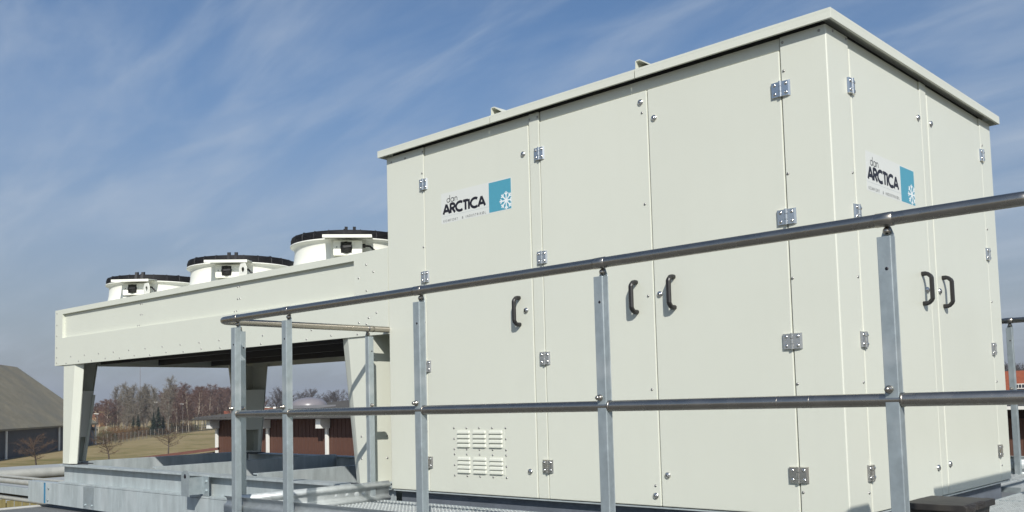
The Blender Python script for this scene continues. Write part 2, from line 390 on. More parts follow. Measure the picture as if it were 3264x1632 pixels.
    def door(face, u0, u1, z0, z1, hinges, hu, hme, locks, handle=None, label=None):
        mb = MB()
        if face == 'f': mb.box((u0 + G, -.0015, z0), (u1 - G, T - .001, z1), PAINT)
        else: mb.box((-T + .001, u0 + G, z0), (.0015, u1 - G, z1), PAINT)
        d = mb.build('door', root, .0045)
        if label: d['label'] = label
        for z in hinges: put('hinge', hme, d, face, hu, z, .001)
        for (u, z) in locks: put('lock', lock, d, face, u, z, .0015)
        if handle: put('handle', hm, d, face, handle[0], handle[1], .0015)
        return d
    HZ = (.193, .838, 1.449, 2.088)
    d1 = door('f', X1, X2, 0, 2.285, HZ, X1, hs, [(-1.977, 2.112), (-1.987, 1.139), (-1.988, .158)], (-2.044, 1.139), 'narrow door with two louvred vents and a snowflake logo sticker')
    d2 = door('f', X3, X4, 0, 2.285, HZ, X3, hs, [(-1.085, 2.225), (-1.077, .055)], (-1.160, 1.141))
    d3 = door('f', X4, X5, 0, 2.285, HZ, X5, hb, [(-.999, 2.117), (-1.003, 1.143), (-.996, .167)], (-.914, 1.145))
    HR = (.193, .838, 1.465, 2.099)
    d4 = door('r', Y1, Y2, 0, 2.294, HR, Y1, hs, [(1.147, 2.124), (1.141, 1.143), (1.154, .157)], (1.074, 1.146), 'side door with a snowflake logo sticker')
    d5 = door('r', Y3, Y4, 0, 2.294, (.193, .841, 1.453, 2.10), Y4, hs, [(1.346, 2.129), (1.335, 1.149), (1.338, .165)], (1.394, 1.149))
    for x, z in [(-.225, 2.177), (-.228, 1.662), (-.23, 1.145), (-.23, .63), (-.227, .111), (-2.923, 2.17), (-2.923, 1.656), (-2.923, 1.14), (-2.923, .4), (-2.915, 2.318), (-1.919, 2.318), (-1.853, 2.318), (-.225, 2.322), (-.034, 2.326), (-3.1, 2.31), (-3.25, 2.31)]:
        put('screw', screw, root, 'f', x, z)
    for x, z in [(-1.078, 2.164), (-1.08, 1.65), (-1.08, 1.14), (-1.078, .628), (-1.077, .109)]: put('screw', screw, d2, 'f', x, z, .0015)
    for y, z in [(.222, 2.123), (.222, 1.66), (.222, 1.144), (.222, .63), (.222, .099), (2.281, 2.174), (2.281, 1.62), (2.281, 1.147), (2.281, .632), (2.281, .099), (.075, 2.334), (.225, 2.334)]: put('screw', screw, root, 'r', y, z)
    for x, z in ((-.404, .712), (-.404, .69)): pass
    # louvred vents on the first door
    lv = MB()
    prof = [(0, .0115), (-.003, .012), (-.008, .004), (-.0095, -.004), (-.0095, -.0085), (0, -.0085)]
    vs = []; wl = .058
    for t in (-wl, -wl + .005, wl - .005, wl):
        k = .15 if abs(t) == wl else 1
        vs += [(t, y * k, z * (.75 if k < 1 else 1)) for y, z in prof]
    n = len(prof); fs = [(i * n + j, i * n + (j + 1) % n, (i + 1) * n + (j + 1) % n, (i + 1) * n + j) for i in range(3) for j in range(n)]
    fs += [tuple(range(n - 1, -1, -1)), tuple(range(3 * n, 4 * n))]
    lv.add(vs, fs, PAINT); lvm = lv.mesh('louvre')
    b = bmesh.new(); b.from_mesh(lvm); bmesh.ops.recalc_face_normals(b, faces=b.faces); b.to_mesh(lvm); b.free()
    for (z0, z1) in ((.30, .407), (.134, .236)):
        mb = MB(); mb.box((-2.638, -.0028, z0 - .006), (-2.198, -.0014, z1 + .004), PAINT); mb.build('vent_plate', d1)
        for c in range(3):
            for r_ in range(4): link('louvre', lvm, d1, loc=(-2.565 + c * .146, -.0028, z1 - .013 - r_ * (z1 - z0 - .020) / 3))
    for i in range(5):
        x = -2.655 + i * .1168
        for z in (.421, .284, .251, .113): put('screw', screw, d1, 'f', x, z, .001)
    for x in (-2.655, -2.188):
        for z in (.352, .182): put('screw', screw, d1, 'f', x, z, .001)
    # stickers with their lettering
    sticker_mesh = build_sticker()
    put('logo_sticker', sticker_mesh, d1, 'f', -2.735, 1.786, .0018)
    put('logo_sticker', sticker_mesh, d4, 'r', .385, 1.598, .0018)
    # roof in three folded sections
    o, h = .050, .048; ZT = 2.400
    xs = [-CW - .040, -2.213, -1.086, .050]
    for i in range(3):
        a, b_ = xs[i] + (.002 if i else 0), xs[i + 1] - (.002 if i < 2 else 0)
        mb = MB(); dz = (.0, .0015, .003)[i]
        mb.box((a, -o, ZT - .012), (b_, CD + o, ZT + dz), ROOFP)
        mb.box((a, -o, ZT - h), (b_, -o + .002, ZT - .012), ROOFP); mb.box((a, CD + o - .002, ZT - h), (b_, CD + o, ZT - .012), ROOFP)
        mb.box((a, -o + .002, ZT - h), (b_, -o + .014, ZT - h + .0015), ROOFP)
        if i == 2:
            mb.box((b_ - .002, -o + .002, ZT - h), (b_, CD + o - .002, ZT - .012), ROOFP)
            mb.box((b_ - .014, -o + .014, ZT - h), (b_ - .002, CD + o - .014, ZT - h + .0015), ROOFP)
        if i == 0: mb.box((a, -o + .002, ZT - h), (a + .002, CD + o - .002, ZT - .012), ROOFP)
        mb.build('roof_section', root, .002)
    mb = MB(); mb.box((-CW + .03, .035, 2.352), (-.035, CD - .03, 2.387), SEAL); mb.build('roof_edge_strip', root)
    for x in (-2.215, -1.088):
        mb = MB()
        poly = [(x, ZT + .002), (x, ZT + .052), (x + .012, ZT + .056), (x + .030, ZT + .056), (x + .108, ZT + .006), (x + .108, ZT + .002), (x + .102, ZT + .003), (x + .029, ZT + .050), (x + .010, ZT + .050), (x + .005, ZT + .047), (x + .005, ZT + .002)]
        mb.extrude(poly, 'y', -.035, CD + .03, ROOFP); mb.build('roof_seam_cap', root)
    return root

# ------------------------------------------------------------------ stroke lettering
def arc(cx, cy, rx, ry, a0, a1, n=10):
    return [(cx + rx * math.cos(rad(a0 + (a1 - a0) * i / n)), cy + ry * math.sin(rad(a0 + (a1 - a0) * i / n))) for i in range(n + 1)]
GL = {   # glyph strokes on a unit-high cell, with advance width
    'A': ([[(0.02, 0), (.33, .97)], [(.33, .97), (.66, 0)], [(.13, .30), (.55, .30)]], .68),
    'R': ([[(.08, 0), (.08, 1)], [(.08, .93), (.26, .93)] + arc(.26, .70, .22, .23, 90, -90) + [(.08, .47)], [(.24, .47), (.52, 0)]], .55),
    'C': ([arc(.47, .5, .40, .45, 52, 308, 16)], .78),
    'T': ([[(0, .93), (.48, .93)], [(.24, .93), (.24, 0)]], .48),
    'I': ([[(.09, 0), (.09, 1)]], .20),
    'K': ([[(.07, 0), (.07, 1)], [(.48, 1), (.09, .48)], [(.16, .55), (.50, 0)]], .52),
    'O': ([arc(.43, .5, .38, .46, 0, 360, 20)], .86),
    'Ø': ([arc(.43, .5, .38, .46, 0, 360, 20), [(.10, -.04), (.76, 1.04)]], .86),
    'M': ([[(.05, 0), (.18, 1)], [(.18, 1), (.46, .08)], [(.46, .08), (.74, 1)], [(.74, 1), (.87, 0)]], .92),
    'F': ([[(.07, 0), (.07, 1)], [(.07, .95), (.44, .95)], [(.07, .52), (.42, .52)]], .46),
    '&': ([[(.62, 0), (.20, .62)] + arc(.32, .78, .14, .17, 200, -30) + [(.16, .42)] + arc(.28, .22, .21, .20, 120, 330) + [(.62, .42)]], .68),
    'N': ([[(.07, 0), (.07, 1)], [(.07, .96), (.60, .04)], [(.60, 0), (.60, 1)]], .68),
    'D': ([[(.07, 0), (.07, 1)], [(.07, .95), (.22, .95)] + arc(.22, .5, .40, .45, 90, -90, 12) + [(.07, .05)]], .66),
    'U': ([[(.07, 1), (.07, .30)] + arc(.29, .28, .22, .25, 180, 360) + [(.51, 1)]], .58),
    'S': ([arc(.24, .74, .19, .22, 40, 270, 10) + arc(.24, .27, .21, .25, 90, -140, 10)], .48),
    'L': ([[(.07, 1), (.07, 0)], [(.07, .05), (.40, .05)]], .42),
    'd': ([arc(.33, .32, .29, .32, 0, 360, 18), [(.63, 0), (.63, 1.15)]], .74),
    'a': ([arc(.33, .32, .29, .32, 0, 360, 18), [(.63, 0), (.63, .64)]], .74),
    'n': ([[(.06, 0), (.06, .64)], arc(.29, .38, .22, .25, 180, 0, 10) + [(.51, 0)]], .58),
    ' ': ([], .45)}
def text(mb, s, x0, x1, z, h, wt, m, y, gap=.0):
    adv = sum(GL[c][1] + gap for c in s) - gap; k = (x1 - x0) / adv; x = x0; yy = y
    for c in s:
        for st in GL[c][0]:
            pts = [(x + a * k, z + b * h) for a, b in st]; yy -= 4e-6
            stroke(mb, pts, wt, m, yy)
        x += (GL[c][1] + gap) * k
def stroke(mb, pts, wt, m, y):
    n = len(pts); L = []; R = []
    for i, (x, z) in enumerate(pts):
        a = pts[max(i - 1, 0)]; b = pts[min(i + 1, n - 1)]
        if math.dist(pts[0], pts[-1]) < 1e-9 and i in (0, n - 1): a = pts[-2]; b = pts[1]
        d = math.hypot(b[0] - a[0], b[1] - a[1]) or 1; nx, nz_ = -(b[1] - a[1]) / d * wt / 2, (b[0] - a[0]) / d * wt / 2
        L.append((x + nx, y, z + nz_)); R.append((x - nx, y, z - nz_))
    mb.add(L + R, [(n + i, n + i + 1, i + 1, i) for i in range(n - 1)], m)
def build_sticker():
    mb = MB()
    mb.box((0, 0, 0), (.450, .0010, .205), STICK); mb.box((.450, 0, .0), (.652, .0010, .205), STICK)
    mb.box((.452, -.0005, .006), (.646, 0, .198), TEAL)
    mb.box((.004, -.0002, .046), (.450, 0, .0475), LINE)
    text(mb, 'ARCTICA', .020, .418, .062, .066, .0180, INK, -.0004)
    text(mb, 'dan', .056, .160, .138, .040, .0052, INK3, -.0004, .06)
    text(mb, 'KOMFORT  & INDUSTRIKØL', .021, .421, .008, .0155, .0025, INK2, -.0004, .34)
    c = (.604, .062); y = -.0008
    for i in range(8):
        a = math.pi / 4 * i + math.pi / 2; ca, sa = math.cos(a), math.sin(a)
        def P(r, t): return (c[0] + r * ca - t * sa, c[1] + r * sa + t * ca)
        def clip(p): return (min(p[0], .6465), max(p[1], .004))
        y -= 1e-5; stroke(mb, [clip(P(0, 0)), clip(P(.058, 0))], .009, FLAKE, y)
        for sg in (-1, 1):
            y -= 1e-5; stroke(mb, [clip(P(.036, 0)), clip(P(.050, sg * .014))], .0075, FLAKE, y)
    me = mb.mesh('logo_sticker'); return me
cabinet = build_cabinet()

# ================================================================== THE FAN COOLER (local frame: x runs away from the cabinet)
CO_LOC, CO_ROT = (-3.318, 0.0, 0.0), (0, rad(.32), rad(1.0))
CL, W_, ZB, ZC = 5.69, 2.40, 1.0885, 1.7045
def build_cooler():
    root = empty('fan_cooler', CO_LOC, CO_ROT, label='long pale grey cooler on four tapered legs with three fans in a row', cat='cooling unit')
    # front panel with its pressed recess
    RX0, RX1, RZ0, RZ1 = -CL + .19, -.385, ZC - .315, ZC - .052
    mb = MB(); D = .032
    mb.box((-CL, 0, ZB), (RX0, D, ZC), PAINT2); mb.box((RX1, 0, ZB), (0, D, ZC), PAINT2)
    mb.box((RX0, 0, RZ1), (RX1, D, ZC), PAINT2)
    vs = [(RX0, 0, RZ0), (RX1, 0, RZ0), (RX1, .030, RZ0 + .004), (RX0 + .0, .030, RZ0 + .004), (RX1, .030, RZ1), (RX0, .030, RZ1), (RX0, 0, ZB), (RX1, 0, ZB), (RX0, D, ZB), (RX1, D, ZB)]
    mb.add(vs, [(6, 7, 1, 0), (0, 1, 2, 3), (3, 2, 4, 5), (8, 9, 7, 6)], PAINT2)
    mb.build('front_panel', root, fix=True)
    mb = MB(); mb.box((-CL, D, ZB), (-CL + .03, W_ - D, ZC), PAINT2); mb.build('end_panel', root)
    mb = MB(); mb.box((-.03, D, ZB), (0, W_ - D, ZC), PAINT2); mb.build('end_panel', root)
    mb = MB(); mb.box((-CL, W_ - D, ZB), (0, W_, ZC), PAINT2); mb.build('rear_panel', root)
    mb = MB(); mb.box((-CL + .03, D, ZC - .012), (-.03, W_ - D, ZC - .004), PAINT2); mb.build('top_panel', root)
    mb = MB(); mb.box((-CL + .03, D, ZB + .16), (-.03, W_ - D, ZB + .24), DARK)
    mb.build('coil_block', root)
    for y in (.5, 1.2, 1.9):
        mb = MB(); mb.box((-CL + .03, y, ZB + .02), (-.03, y + .04, ZB + .16), DARK); mb.build('coil_support', root)
    # legs: folded sheet, tapering downwards
    def leg(sx, sy):
        xo = -CL + .21 if sx < 0 else -.20           # outer vertical edge
        inn = 1 if sx < 0 else -1
        yo = .012 if sy < 0 else W_ - .012; yi = 1 if sy < 0 else -1
        mb = MB(); zt, zb = ZB + (.02), .018; t = .006
        def plate_f(x0t, x1t, x0b, x1b, y0, y1):
            mb.hexa([(x0b, y0, zb), (x1b, y0, zb), (x1b, y1, zb), (x0b, y1, zb), (x0t, y0, zt), (x1t, y0, zt), (x1t, y1, zt), (x0t, y1, zt)], PAINT2)
        wt, wb = (.40, .245)
        plate_f(xo, xo + inn * wt * .70, xo, xo + inn * wb * .62, yo, yo + yi * t)
        # bent return on the inner edge
        a_t, a_b = xo + inn * wt * .70, xo + inn * wb * .62; b_t, b_b = xo + inn * wt, xo + inn * wb
        mb.hexa([(a_b, yo, zb), (b_b, yo + yi * .045, zb), (b_b, yo + yi * (.045 + t), zb), (a_b, yo + yi * t, zb), (a_t, yo, zt), (b_t, yo + yi * .045, zt), (b_t, yo + yi * (.045 + t), zt), (a_t, yo + yi * t, zt)], PAINT2)
        # side plate
        dt, db = (.36, .21); s0 = yo + yi * (t + .001)
        mb.hexa([(xo, s0, zb), (xo + inn * t, s0, zb), (xo + inn * t, yo + yi * db, zb), (xo, yo + yi * db, zb), (xo, s0, zt), (xo + inn * t, s0, zt), (xo + inn * t, yo + yi * dt, zt), (xo, yo + yi * dt, zt)], PAINT2)
        mb.hexa([(xo + inn * t, yo + yi * (db - t), zb), (xo + inn * .035, yo + yi * (db - t), zb), (xo + inn * .035, yo + yi * db, zb), (xo + inn * t, yo + yi * db, zb),
                 (xo + inn * t, yo + yi * (dt - t), zt), (xo + inn * .035, yo + yi * (dt - t), zt), (xo + inn * .035, yo + yi * dt, zt), (xo + inn * t, yo + yi * dt, zt)], PAINT2)
        o = mb.build('leg', root)
        def q(z):
            k = (z - zb) / (zt - zb); wz = wb + (wt - wb) * k - .008; dz = db + (dt - db) * k - .012
            return Vector((xo + inn * wz, yo + yi * .055, z)), Vector((xo + inn * .036, yo + yi * dz, z))
        def cover(z0, z1, f0=0., f1=1., nm='leg_cover'):
            a0, b0 = q(z0); a1, b1 = q(z1); nn = (b0 - a0).cross(Vector((0, 0, 1))).normalized() * .004
            P = [a0.lerp(b0, f0), a0.lerp(b0, f1), a0.lerp(b0, f1) + nn, a0.lerp(b0, f0) + nn, a1.lerp(b1, f0), a1.lerp(b1, f1), a1.lerp(b1, f1) + nn, a1.lerp(b1, f0) + nn]
            c = MB(); c.hexa(P, PAINT2); c.build(nm, o)
        def fl(z):
            k = (z - zb) / (zt - zb); dz = db + (dt - db) * k; return dz
        c = MB(); x0_, x1_ = xo + inn * .030, xo + inn * .037; ya, yb_ = fl(.02), fl(.76)
        c.hexa([(x0_, yo + yi * (ya - .004), .02), (x1_, yo + yi * (ya - .004), .02), (x1_, yo + yi * (ya + .022), .02), (x0_, yo + yi * (ya + .022), .02), (x0_, yo + yi * (yb_ - .004), .76), (x1_, yo + yi * (yb_ - .004), .76), (x1_, yo + yi * (yb_ + .022), .76), (x0_, yo + yi * (yb_ + .022), .76)], PAINT2)
        c.build('edge_flange', o)
        cover(.30, .80); cover(.04, .299, 0, .14, 'cover_edge'); cover(.04, .299, .86, 1, 'cover_edge'); cover(.02, .039, 0, 1, 'cover_edge')
        mb = MB(); mb.box((xo, yo, .008), (xo + inn * .26, yo + yi * .22, .017), DARK); mb.build('foot_pad', o)
        sc = MB().lathe([(.0001, .005), (.006, .004), (.008, 0)], (0, 0, 0), ZINC, 8, axis='y').mesh('bolt')
        if sy < 0 and sx > 0:
            for z in (.20, .36):
                for x in (xo - .03, xo - .13): link('bolt', sc, o, loc=(x, yo - .0005, z))
                link('bolt', sc, o, loc=(xo + .0005, yo + .13, z), rot=(0, 0, math.pi / 2))
        return o
    for sx in (-1, 1):
        for sy in (-1, 1): leg(sx, sy)
    # screws of the front panel
    scr = MB().lathe([(.0001, .005), (.005, .0042), (.0075, 0)], (0, 0, 0), ZINC, 8, axis='y').mesh('screw')
    pts = [(-CL + .05, z) for z in (ZB + .03, ZB + .09, ZB + .20, ZB + .33, ZB + .45, ZB + .58)]
    for xs_ in (-3.735, -1.99):
        for dx in (-.018, .018):
            pts += [(xs_ + dx, z) for z in (ZC - .30, ZC - .19, ZC - .085)]
    for i in range(18): pts.append((-CL + .30 + i * .315, ZB + .018 + (.010 if i % 2 else 0)))
    for i in range(16): pts.append((-CL + .42 + i * .335, ZB + .085))
    for x, z in ((-.16, .30), (-.16, .46), (-.33, .43), (-.24, .33), (-.24, .52), (-.33, .10), (-.22, .13), (-.33, .05), (-.13, .16), (-.22, .05)): pts.append((x, ZB + z))
    for x, z in pts:
        link('screw', scr, root, loc=(x, -.0005 if not (RX0 < x < RX1 and RZ0 + .03 < z < RZ1) else .0295, z))
    # fans
    for k, xc in enumerate((-4.63, -2.92, -1.22)):
        build_fan(root, xc, .64, ZC - .004, k)
        build_fan(root, xc, 1.76, ZC - .004, k, True)
    # lifting lugs on the top edge
    for x in (-3.60, -1.90):
        mb = MB(); w2, h = .058, .105; z0 = ZC
        outer = [(-w2, 0), (w2, 0), (w2, h * .62), (w2 * .55, h), (-w2 * .55, h), (-w2, h * .62)]
        n = 48; hole = [(.024 * math.cos(2 * math.pi * i / n), .050 + .024 * math.sin(2 * math.pi * i / n)) for i in range(n)]
        # ring of quads between the outline (resampled) and the hole
        def edge_pt(a):
            best = None
            for i in range(6):
                (x1, y1), (x2, y2) = outer[i], outer[(i + 1) % 6]; dx, dy = math.cos(a), math.sin(a)
                det = (x2 - x1) * -dy + (y2 - y1) * dx
                if abs(det) < 1e-9: continue
                s_ = ((-x1) * -dy + (.050 - y1) * dx) / det; tt = ((x1 + s_ * (x2 - x1)) * dx + (y1 + s_ * (y2 - y1) - .05) * dy)
                if -1e-6 <= s_ <= 1 + 1e-6 and tt > 0 and (best is None or tt < best): best = tt
            return (best * math.cos(a), .05 + best * math.sin(a))
        oo = [edge_pt(2 * math.pi * i / n) for i in range(n)]
        vs = [(x + a, y, z0 + b_) for y in (.010, .016) for a, b_ in oo + hole]
        fs = []
        for i in range(n):
            j = (i + 1) % n; o2 = 2 * n
            fs += [(i, j, n + j, n + i), (o2 + i, o2 + n + i, o2 + n + j, o2 + j), (i, o2 + i, o2 + j, j), (n + i, n + j, o2 + n + j, o2 + n + i)]
        mb.add(vs, fs, WHITEP); mb.build('lifting_lug', root)
    return root
def build_fan(root, xc, yc, z0, k, rear=False):
    R = .475; H = .222
    mb = MB()
    prof = [(R + .050, -.01), (R + .03, .012), (R + .014, .05), (R + .004, .10), (R, .15), (R, .180), (R + .006, .195), (R + .022, H - .014), (R + .036, H - .010), (R + .036, H), (R + .02, H), (R - .02, .19), (R - .02, 0)]
    mb.lathe(prof, (xc, yc, z0), WHITEP, 96)
    sh = mb.build('fan_shroud', root)
    # wire guard: outer hoops and radial wires, joined as the part guard
    mb = MB(); c = (xc, yc, z0 + H)
    def hoop(r, z, t=.004, n=72): mb.tube([(c[0] + r * math.cos(2 * math.pi * i / n), c[1] + r * math.sin(2 * math.pi * i / n), c[2] + z) for i in range(n + 1)], t, GUARD, 5, False)
    for z in (.005, .016, .027, .038, .049, .060): hoop(R + .026 - max(0, z - .04) * .35, z, .0058)
    for r in (.43, .37, .31, .25, .2): hoop(r, .066, .004, 40)
    for i in range(24):
        a = 2 * math.pi * i / 24; ca, sa = math.cos(a), math.sin(a)
        mb.tube([(c[0] + r * ca, c[1] + r * sa, c[2] + z) for r, z in ((R + .028, 0), (R + .028, .04), (R + .016, .066), (R - .1, .069), (.12, .070))], .005 if i % 3 else .008, GUARD, 5)
    mb.lathe([(.0001, .066), (.17, .066), (.17, .01), (.15, -.02), (.0001, -.02)], (c[0], c[1], c[2]), GUARD, 24)
    mb.build('fan_guard', sh)
    # fan blades
    for i in range(5):
        a = 2 * math.pi * i / 5 + .3; mb = MB()
        vs = []
        for j in range(6):
            r = .14 + (R - .18) * j / 5
            for s_, zz in ((-.30, -.06), (.30, .02)):
                th = a + s_ * (1.1 - .35 * j / 5) + .15 * j / 5
                vs.append((c[0] + r * math.cos(th), c[1] + r * math.sin(th), c[2] - .06 + zz))
        mb.add(vs, [(2 * j, 2 * j + 1, 2 * j + 3, 2 * j + 2) for j in range(5)], GUARD); mb.build('fan_blade', sh)
    # isolator switch on the front of the shroud, turned towards the cabinet
    if rear: return
    th = rad((-48, -43.5, -41)[k]); nrm = Vector((math.cos(th), math.sin(th), 0)); tg = Vector((-nrm.y, nrm.x, 0))
    base = Vector((xc, yc, z0)) + nrm * (R + .0)
    def P(u, d, z): return base + tg * u + nrm * d + Vector((0, 0, z))
    def bx(mb, u0, u1, d0, d1, za, zb, m):
        mb.hexa([P(u0, d1, za), P(u1, d1, za), P(u1, d0, za), P(u0, d0, za), P(u0, d1, zb), P(u1, d1, zb), P(u1, d0, zb), P(u0, d0, zb)], m)
    mb = MB(); mb.hexa([P(-.19, .235, .205), P(.19, .235, .205), P(.19, .0, .225), P(-.19, .0, .225), P(-.19, .235, .211), P(.19, .235, .211), P(.19, .0, .231), P(-.19, .0, .231)], WHITEP)
    bx(mb, -.19, .19,   .235, .238, .187, .211, WHITEP); bx(mb, -.14, .14, .01, .016, .02, .215, WHITEP)
    mb.build('switch_canopy', sh)
    mb = MB(); bx(mb, -.115, .112, .025, .135, .062, .182, WHITEP); bx(mb, -.12, .14, .02, .12, .030, .043, WHITEP)
    mb.build('isolator_switch', sh, .006)
    mb = MB()
    P0 = P
    def P(u, d, z): return P0(u, d, z - .023)
    def bx(mb, u0, u1, d0, d1, za, zb, m):
        mb.hexa([P(u0, d1, za), P(u1, d1, za), P(u1, d0, za), P(u0, d0, za), P(u0, d1, zb), P(u1, d1, zb), P(u1, d0, zb), P(u0, d0, zb)], m)
    pc = P(-.012, .136, .148)
    ring = lambda r, d: [pc + nrm * d + tg * (r * math.cos(2 * math.pi * i / 20)) + Vector((0, 0, r * math.sin(2 * math.pi * i / 20))) for i in range(20)]
    rr = [ring(.046, 0), ring(.046, .012), ring(.036, .014), ring(.034, .03), ring(.0005, .03)]
    mb.add([q for a in rr for q in a], [(i * 20 + j, i * 20 + (j + 1) % 20, (i + 1) * 20 + (j + 1) % 20, (i + 1) * 20 + j) for i in range(4) for j in range(20)], BLACK, True)
    bx(mb, -.056, .030, .1355, .140, .106, .192, BLACK)
    mb.hexa([P(-.032, .176, .140), P(.028, .176, .146), P(.028, .162, .146), P(-.032, .162, .140), P(-.034, .176, .156), P(.026, .176, .162), P(.026, .162, .162), P(-.034, .162, .156)], BLACK)
    mb.build('rotary_knob', sh)
    mb = MB(); bx(mb, .05, .0505, .1352, .1356, .11, .19, ZINC)
    bx(mb, .045, .108, .1352, .1358, .139, .1405, ZINC); bx(mb, -.092, -.082, .1352, .1358, .148, .155, INK); mb.build('switch_cover_mark', sh)
    mb = MB()
    for zz, rr_ in ((.17, .017), (.11, .014)):
        mb.tube([P(.112, .08, zz), P(.135, .08, zz)], rr_, RUBBER, 10)
    mb.tube([P(.12, .08, .17), P(.17, .09, .165), P(.205, .10, .13), P(.225, .10, .08), P(.215, .09, .03), P(.19, .07, -.02)], .0085, RUBBER, 8)
    mb.tube([P(.12, .08, .11), P(.165, .085, .105), P(.195, .085, .08), P(.20, .08, .04), P(.18, .07, -.02)], .0085, RUBBER, 8)
    mb.build('cable', sh)
    # hinge clips sticking up from the guard
    mb = MB()
    for u in (-.03, .035):
        mb.hexa([P(u, .05, H + .02), P(u + .022, .04, H + .02), P(u + .022, -.02, H + .05), P(u, -.02, H + .07), P(u, .03, H + .112), P(u + .022, .02, H + .112), P(u + .022, -.02, H + .120), P(u, -.02, H + .120)], GUARD)
    mb.build('guard_clip', sh)
build_cooler()

# ------------------------------------------------------------------ the steel frame under the cooler
def build_frame():
    root = empty('steel_support_frame', CO_LOC, CO_ROT, label='galvanised steel beam frame carrying the fan cooler', cat='steel frame')
    def ibeam_x(x0, x1, yc, zt, h, w, m=GALVR, tf=.012, tw=.008):
        mb = MB(); mb.box((x0, yc - w / 2, zt - tf), (x1, yc + w / 2, zt), m); mb.box((x0, yc - w / 2, zt - h), (x1, yc + w / 2, zt - h + tf), m)
        mb.box((x0, yc - tw / 2, zt - h + tf), (x1, yc + tw / 2, zt - tf), m); return mb.build('beam', root, .0015)
    def ibeam_y(y0, y1, xc, zt, h, w, m=GALVR, tf=.012, tw=.008):
        mb = MB(); mb.box((xc - w / 2, y0, zt - tf), (xc + w / 2, y1, zt), m); mb.box((xc - w / 2, y0, zt - h), (xc + w / 2, y1, zt - h + tf), m)
        mb.box((xc - tw / 2, y0, zt - h + tf), (xc + tw / 2, y1, zt - tf), m); return mb.build('cross_beam', root, .0015)
    ibeam_x(-CL + .17, .0, .05, .008, .205, .14, tf=.018)
    ibeam_x(-CL + .17, .0, W_ - .05, .008, .20, .13)
    def chan_y(y0, y1, x, zt, h):
        mb = MB(); mb.box((x - .004, y0, zt - h), (x + .004, y1, zt), GALVR); mb.box((x - .06, y0, zt - .010), (x - .004, y1, zt), GALVR)
        mb.box((x - .06, y0, zt - h), (x - .004, y1, zt - h + .010), GALVR); mb.build('cross_beam', root, .0015)
    for x in (-5.42, -3.62, -1.86, -.12): chan_y(.12, W_ - .12, x, .030, .21)
    mb = MB(); mb.box((-1.86, .118, .01), (-1.83, .1195, .02), GALVR)
    # lower channel
    x0 = -6.33
    mb = MB(); mb.box((x0, -.022, -.432), (.2, -.014, -.200), GALVR); mb.box((x0, -.014, -.210), (.2, .08, -.200), GALVR); mb.box((x0, -.014, -.432), (.2, .08, -.422), GALVR)
    mb.build('lower_channel', root, .002)
    mb = MB(); mb.box((x0 + .44, -.0234, -.430), (x0 + .484, -.0224, -.203), BLUET); mb.build('paint_mark', root)
    mb = MB(); mb.box((x0 + 1.45, -.0250, -.430), (x0 + 1.70, -.0224, -.203), GALV); mb.build('splice_plate', root, .001)
    bolt = MB()
    bolt.lathe([(.0001, .012), (.012, .012), (.012, .002), (.019, .002), (.019, 0)], (0, 0, 0), GALV, 6, axis='y', smooth=False); bm_ = bolt.mesh('bolt')
    for x, z in ((.57, -.26), (.55, -.39), (1.50, -.39), (1.65, -.39)): link('bolt', bm_, root, loc=(x0 + x, -.0235, z))
    # lifting bracket bolted to the front beam
    mb = MB(); xb = -2.55
    mb.box((xb - .07, -.155, -.175), (xb + .06, -.147, .005), GALV)
    n = 10; pts = [(xb - .07, .005), (xb + .06, .005)] + [(xb - .005 + .065 * math.cos(math.pi * i / n), .005 + .045 * math.sin(math.pi * i / n)) for i in range(1, n)]
    mb.extrude(pts, 'y', -.155, -.147, GALV)
    mb.box((xb + .052, -.147, -.16), (xb + .060, .02, -.01), GALV)
    mb.box((xb + .060, -.022, -.175), (xb + .15, -.014, -.005), GALV)
    lb = mb.build('lifting_bracket', root)
    mb = MB(); mb.lathe([(.0001, .0008), (.020, .0008), (.020, 0)], (0, 0, 0), INK, 16, axis='y'); link('eye_hole', mb.mesh('eye_hole'), lb, loc=(xb - .005, -.1552, .0))
    for z in (-.05, -.13): link('bolt', bm_, lb, loc=(xb + .115, -.022, z))
build_frame()

# ================================================================== RAILINGS
def post_mesh(top=1.062, bot=-.34):
    mb = MB(); w, d, t = .0215, .040, .004
    mb.box((-w, 0, bot), (w, t, top), GALV); mb.box((-w, t, bot), (-w + t, d - t, top), GALV); mb.box((w - t, t, bot), (w, d - t, top), GALV)
    mb.box((-w, d - t, bot), (w, d, top + .004), GALV)
    zt = top + .004
    mb.add([(-w, d - t, zt), (w, d - t, zt), (.011, d - t, zt + .030), (-.011, d - t, zt + .030), (-w, d, zt), (w, d, zt), (.011, d, zt + .030), (-.011, d, zt + .030)],
           [(0, 1, 2, 3), (7, 6, 5, 4), (0, 3, 7, 4), (1, 5, 6, 2), (3, 2, 6, 7)], GALV)
    me = mb.mesh('post'); return me
POST = post_mesh()
ballm = MB().lathe([(.0001, .012), (.006, .0115), (.011, .007), (.013, 0), (.012, -.004)], (0, 0, 0), STEEL, 16, axis='y'); ballm.box((-.007, .002, -.004), (.007, .012, .026), STEEL)
BALL = ballm.mesh('clamp_bolt')
HOLE = MB().lathe([(.0001, .0006), (.0055, .0006), (.0055, 0)], (0, 0, 0), INK, 10, axis='y').mesh('bolt_hole')
rb = MB(); rb.lathe([(.0001, .026), (.006, .025), (.009, .020), (.009, .010), (.012, .009), (.013, 0)], (0, 0, 0), STEEL, 12, axis='y'); RBOLT = rb.mesh('rail_bolt')
COLLAR = MB().lathe([(.0210, -.028), (.0226, -.027), (.0226, .027), (.0210, .028)], (0, 0, 0), STEEL, 28, axis='x').mesh('collar')
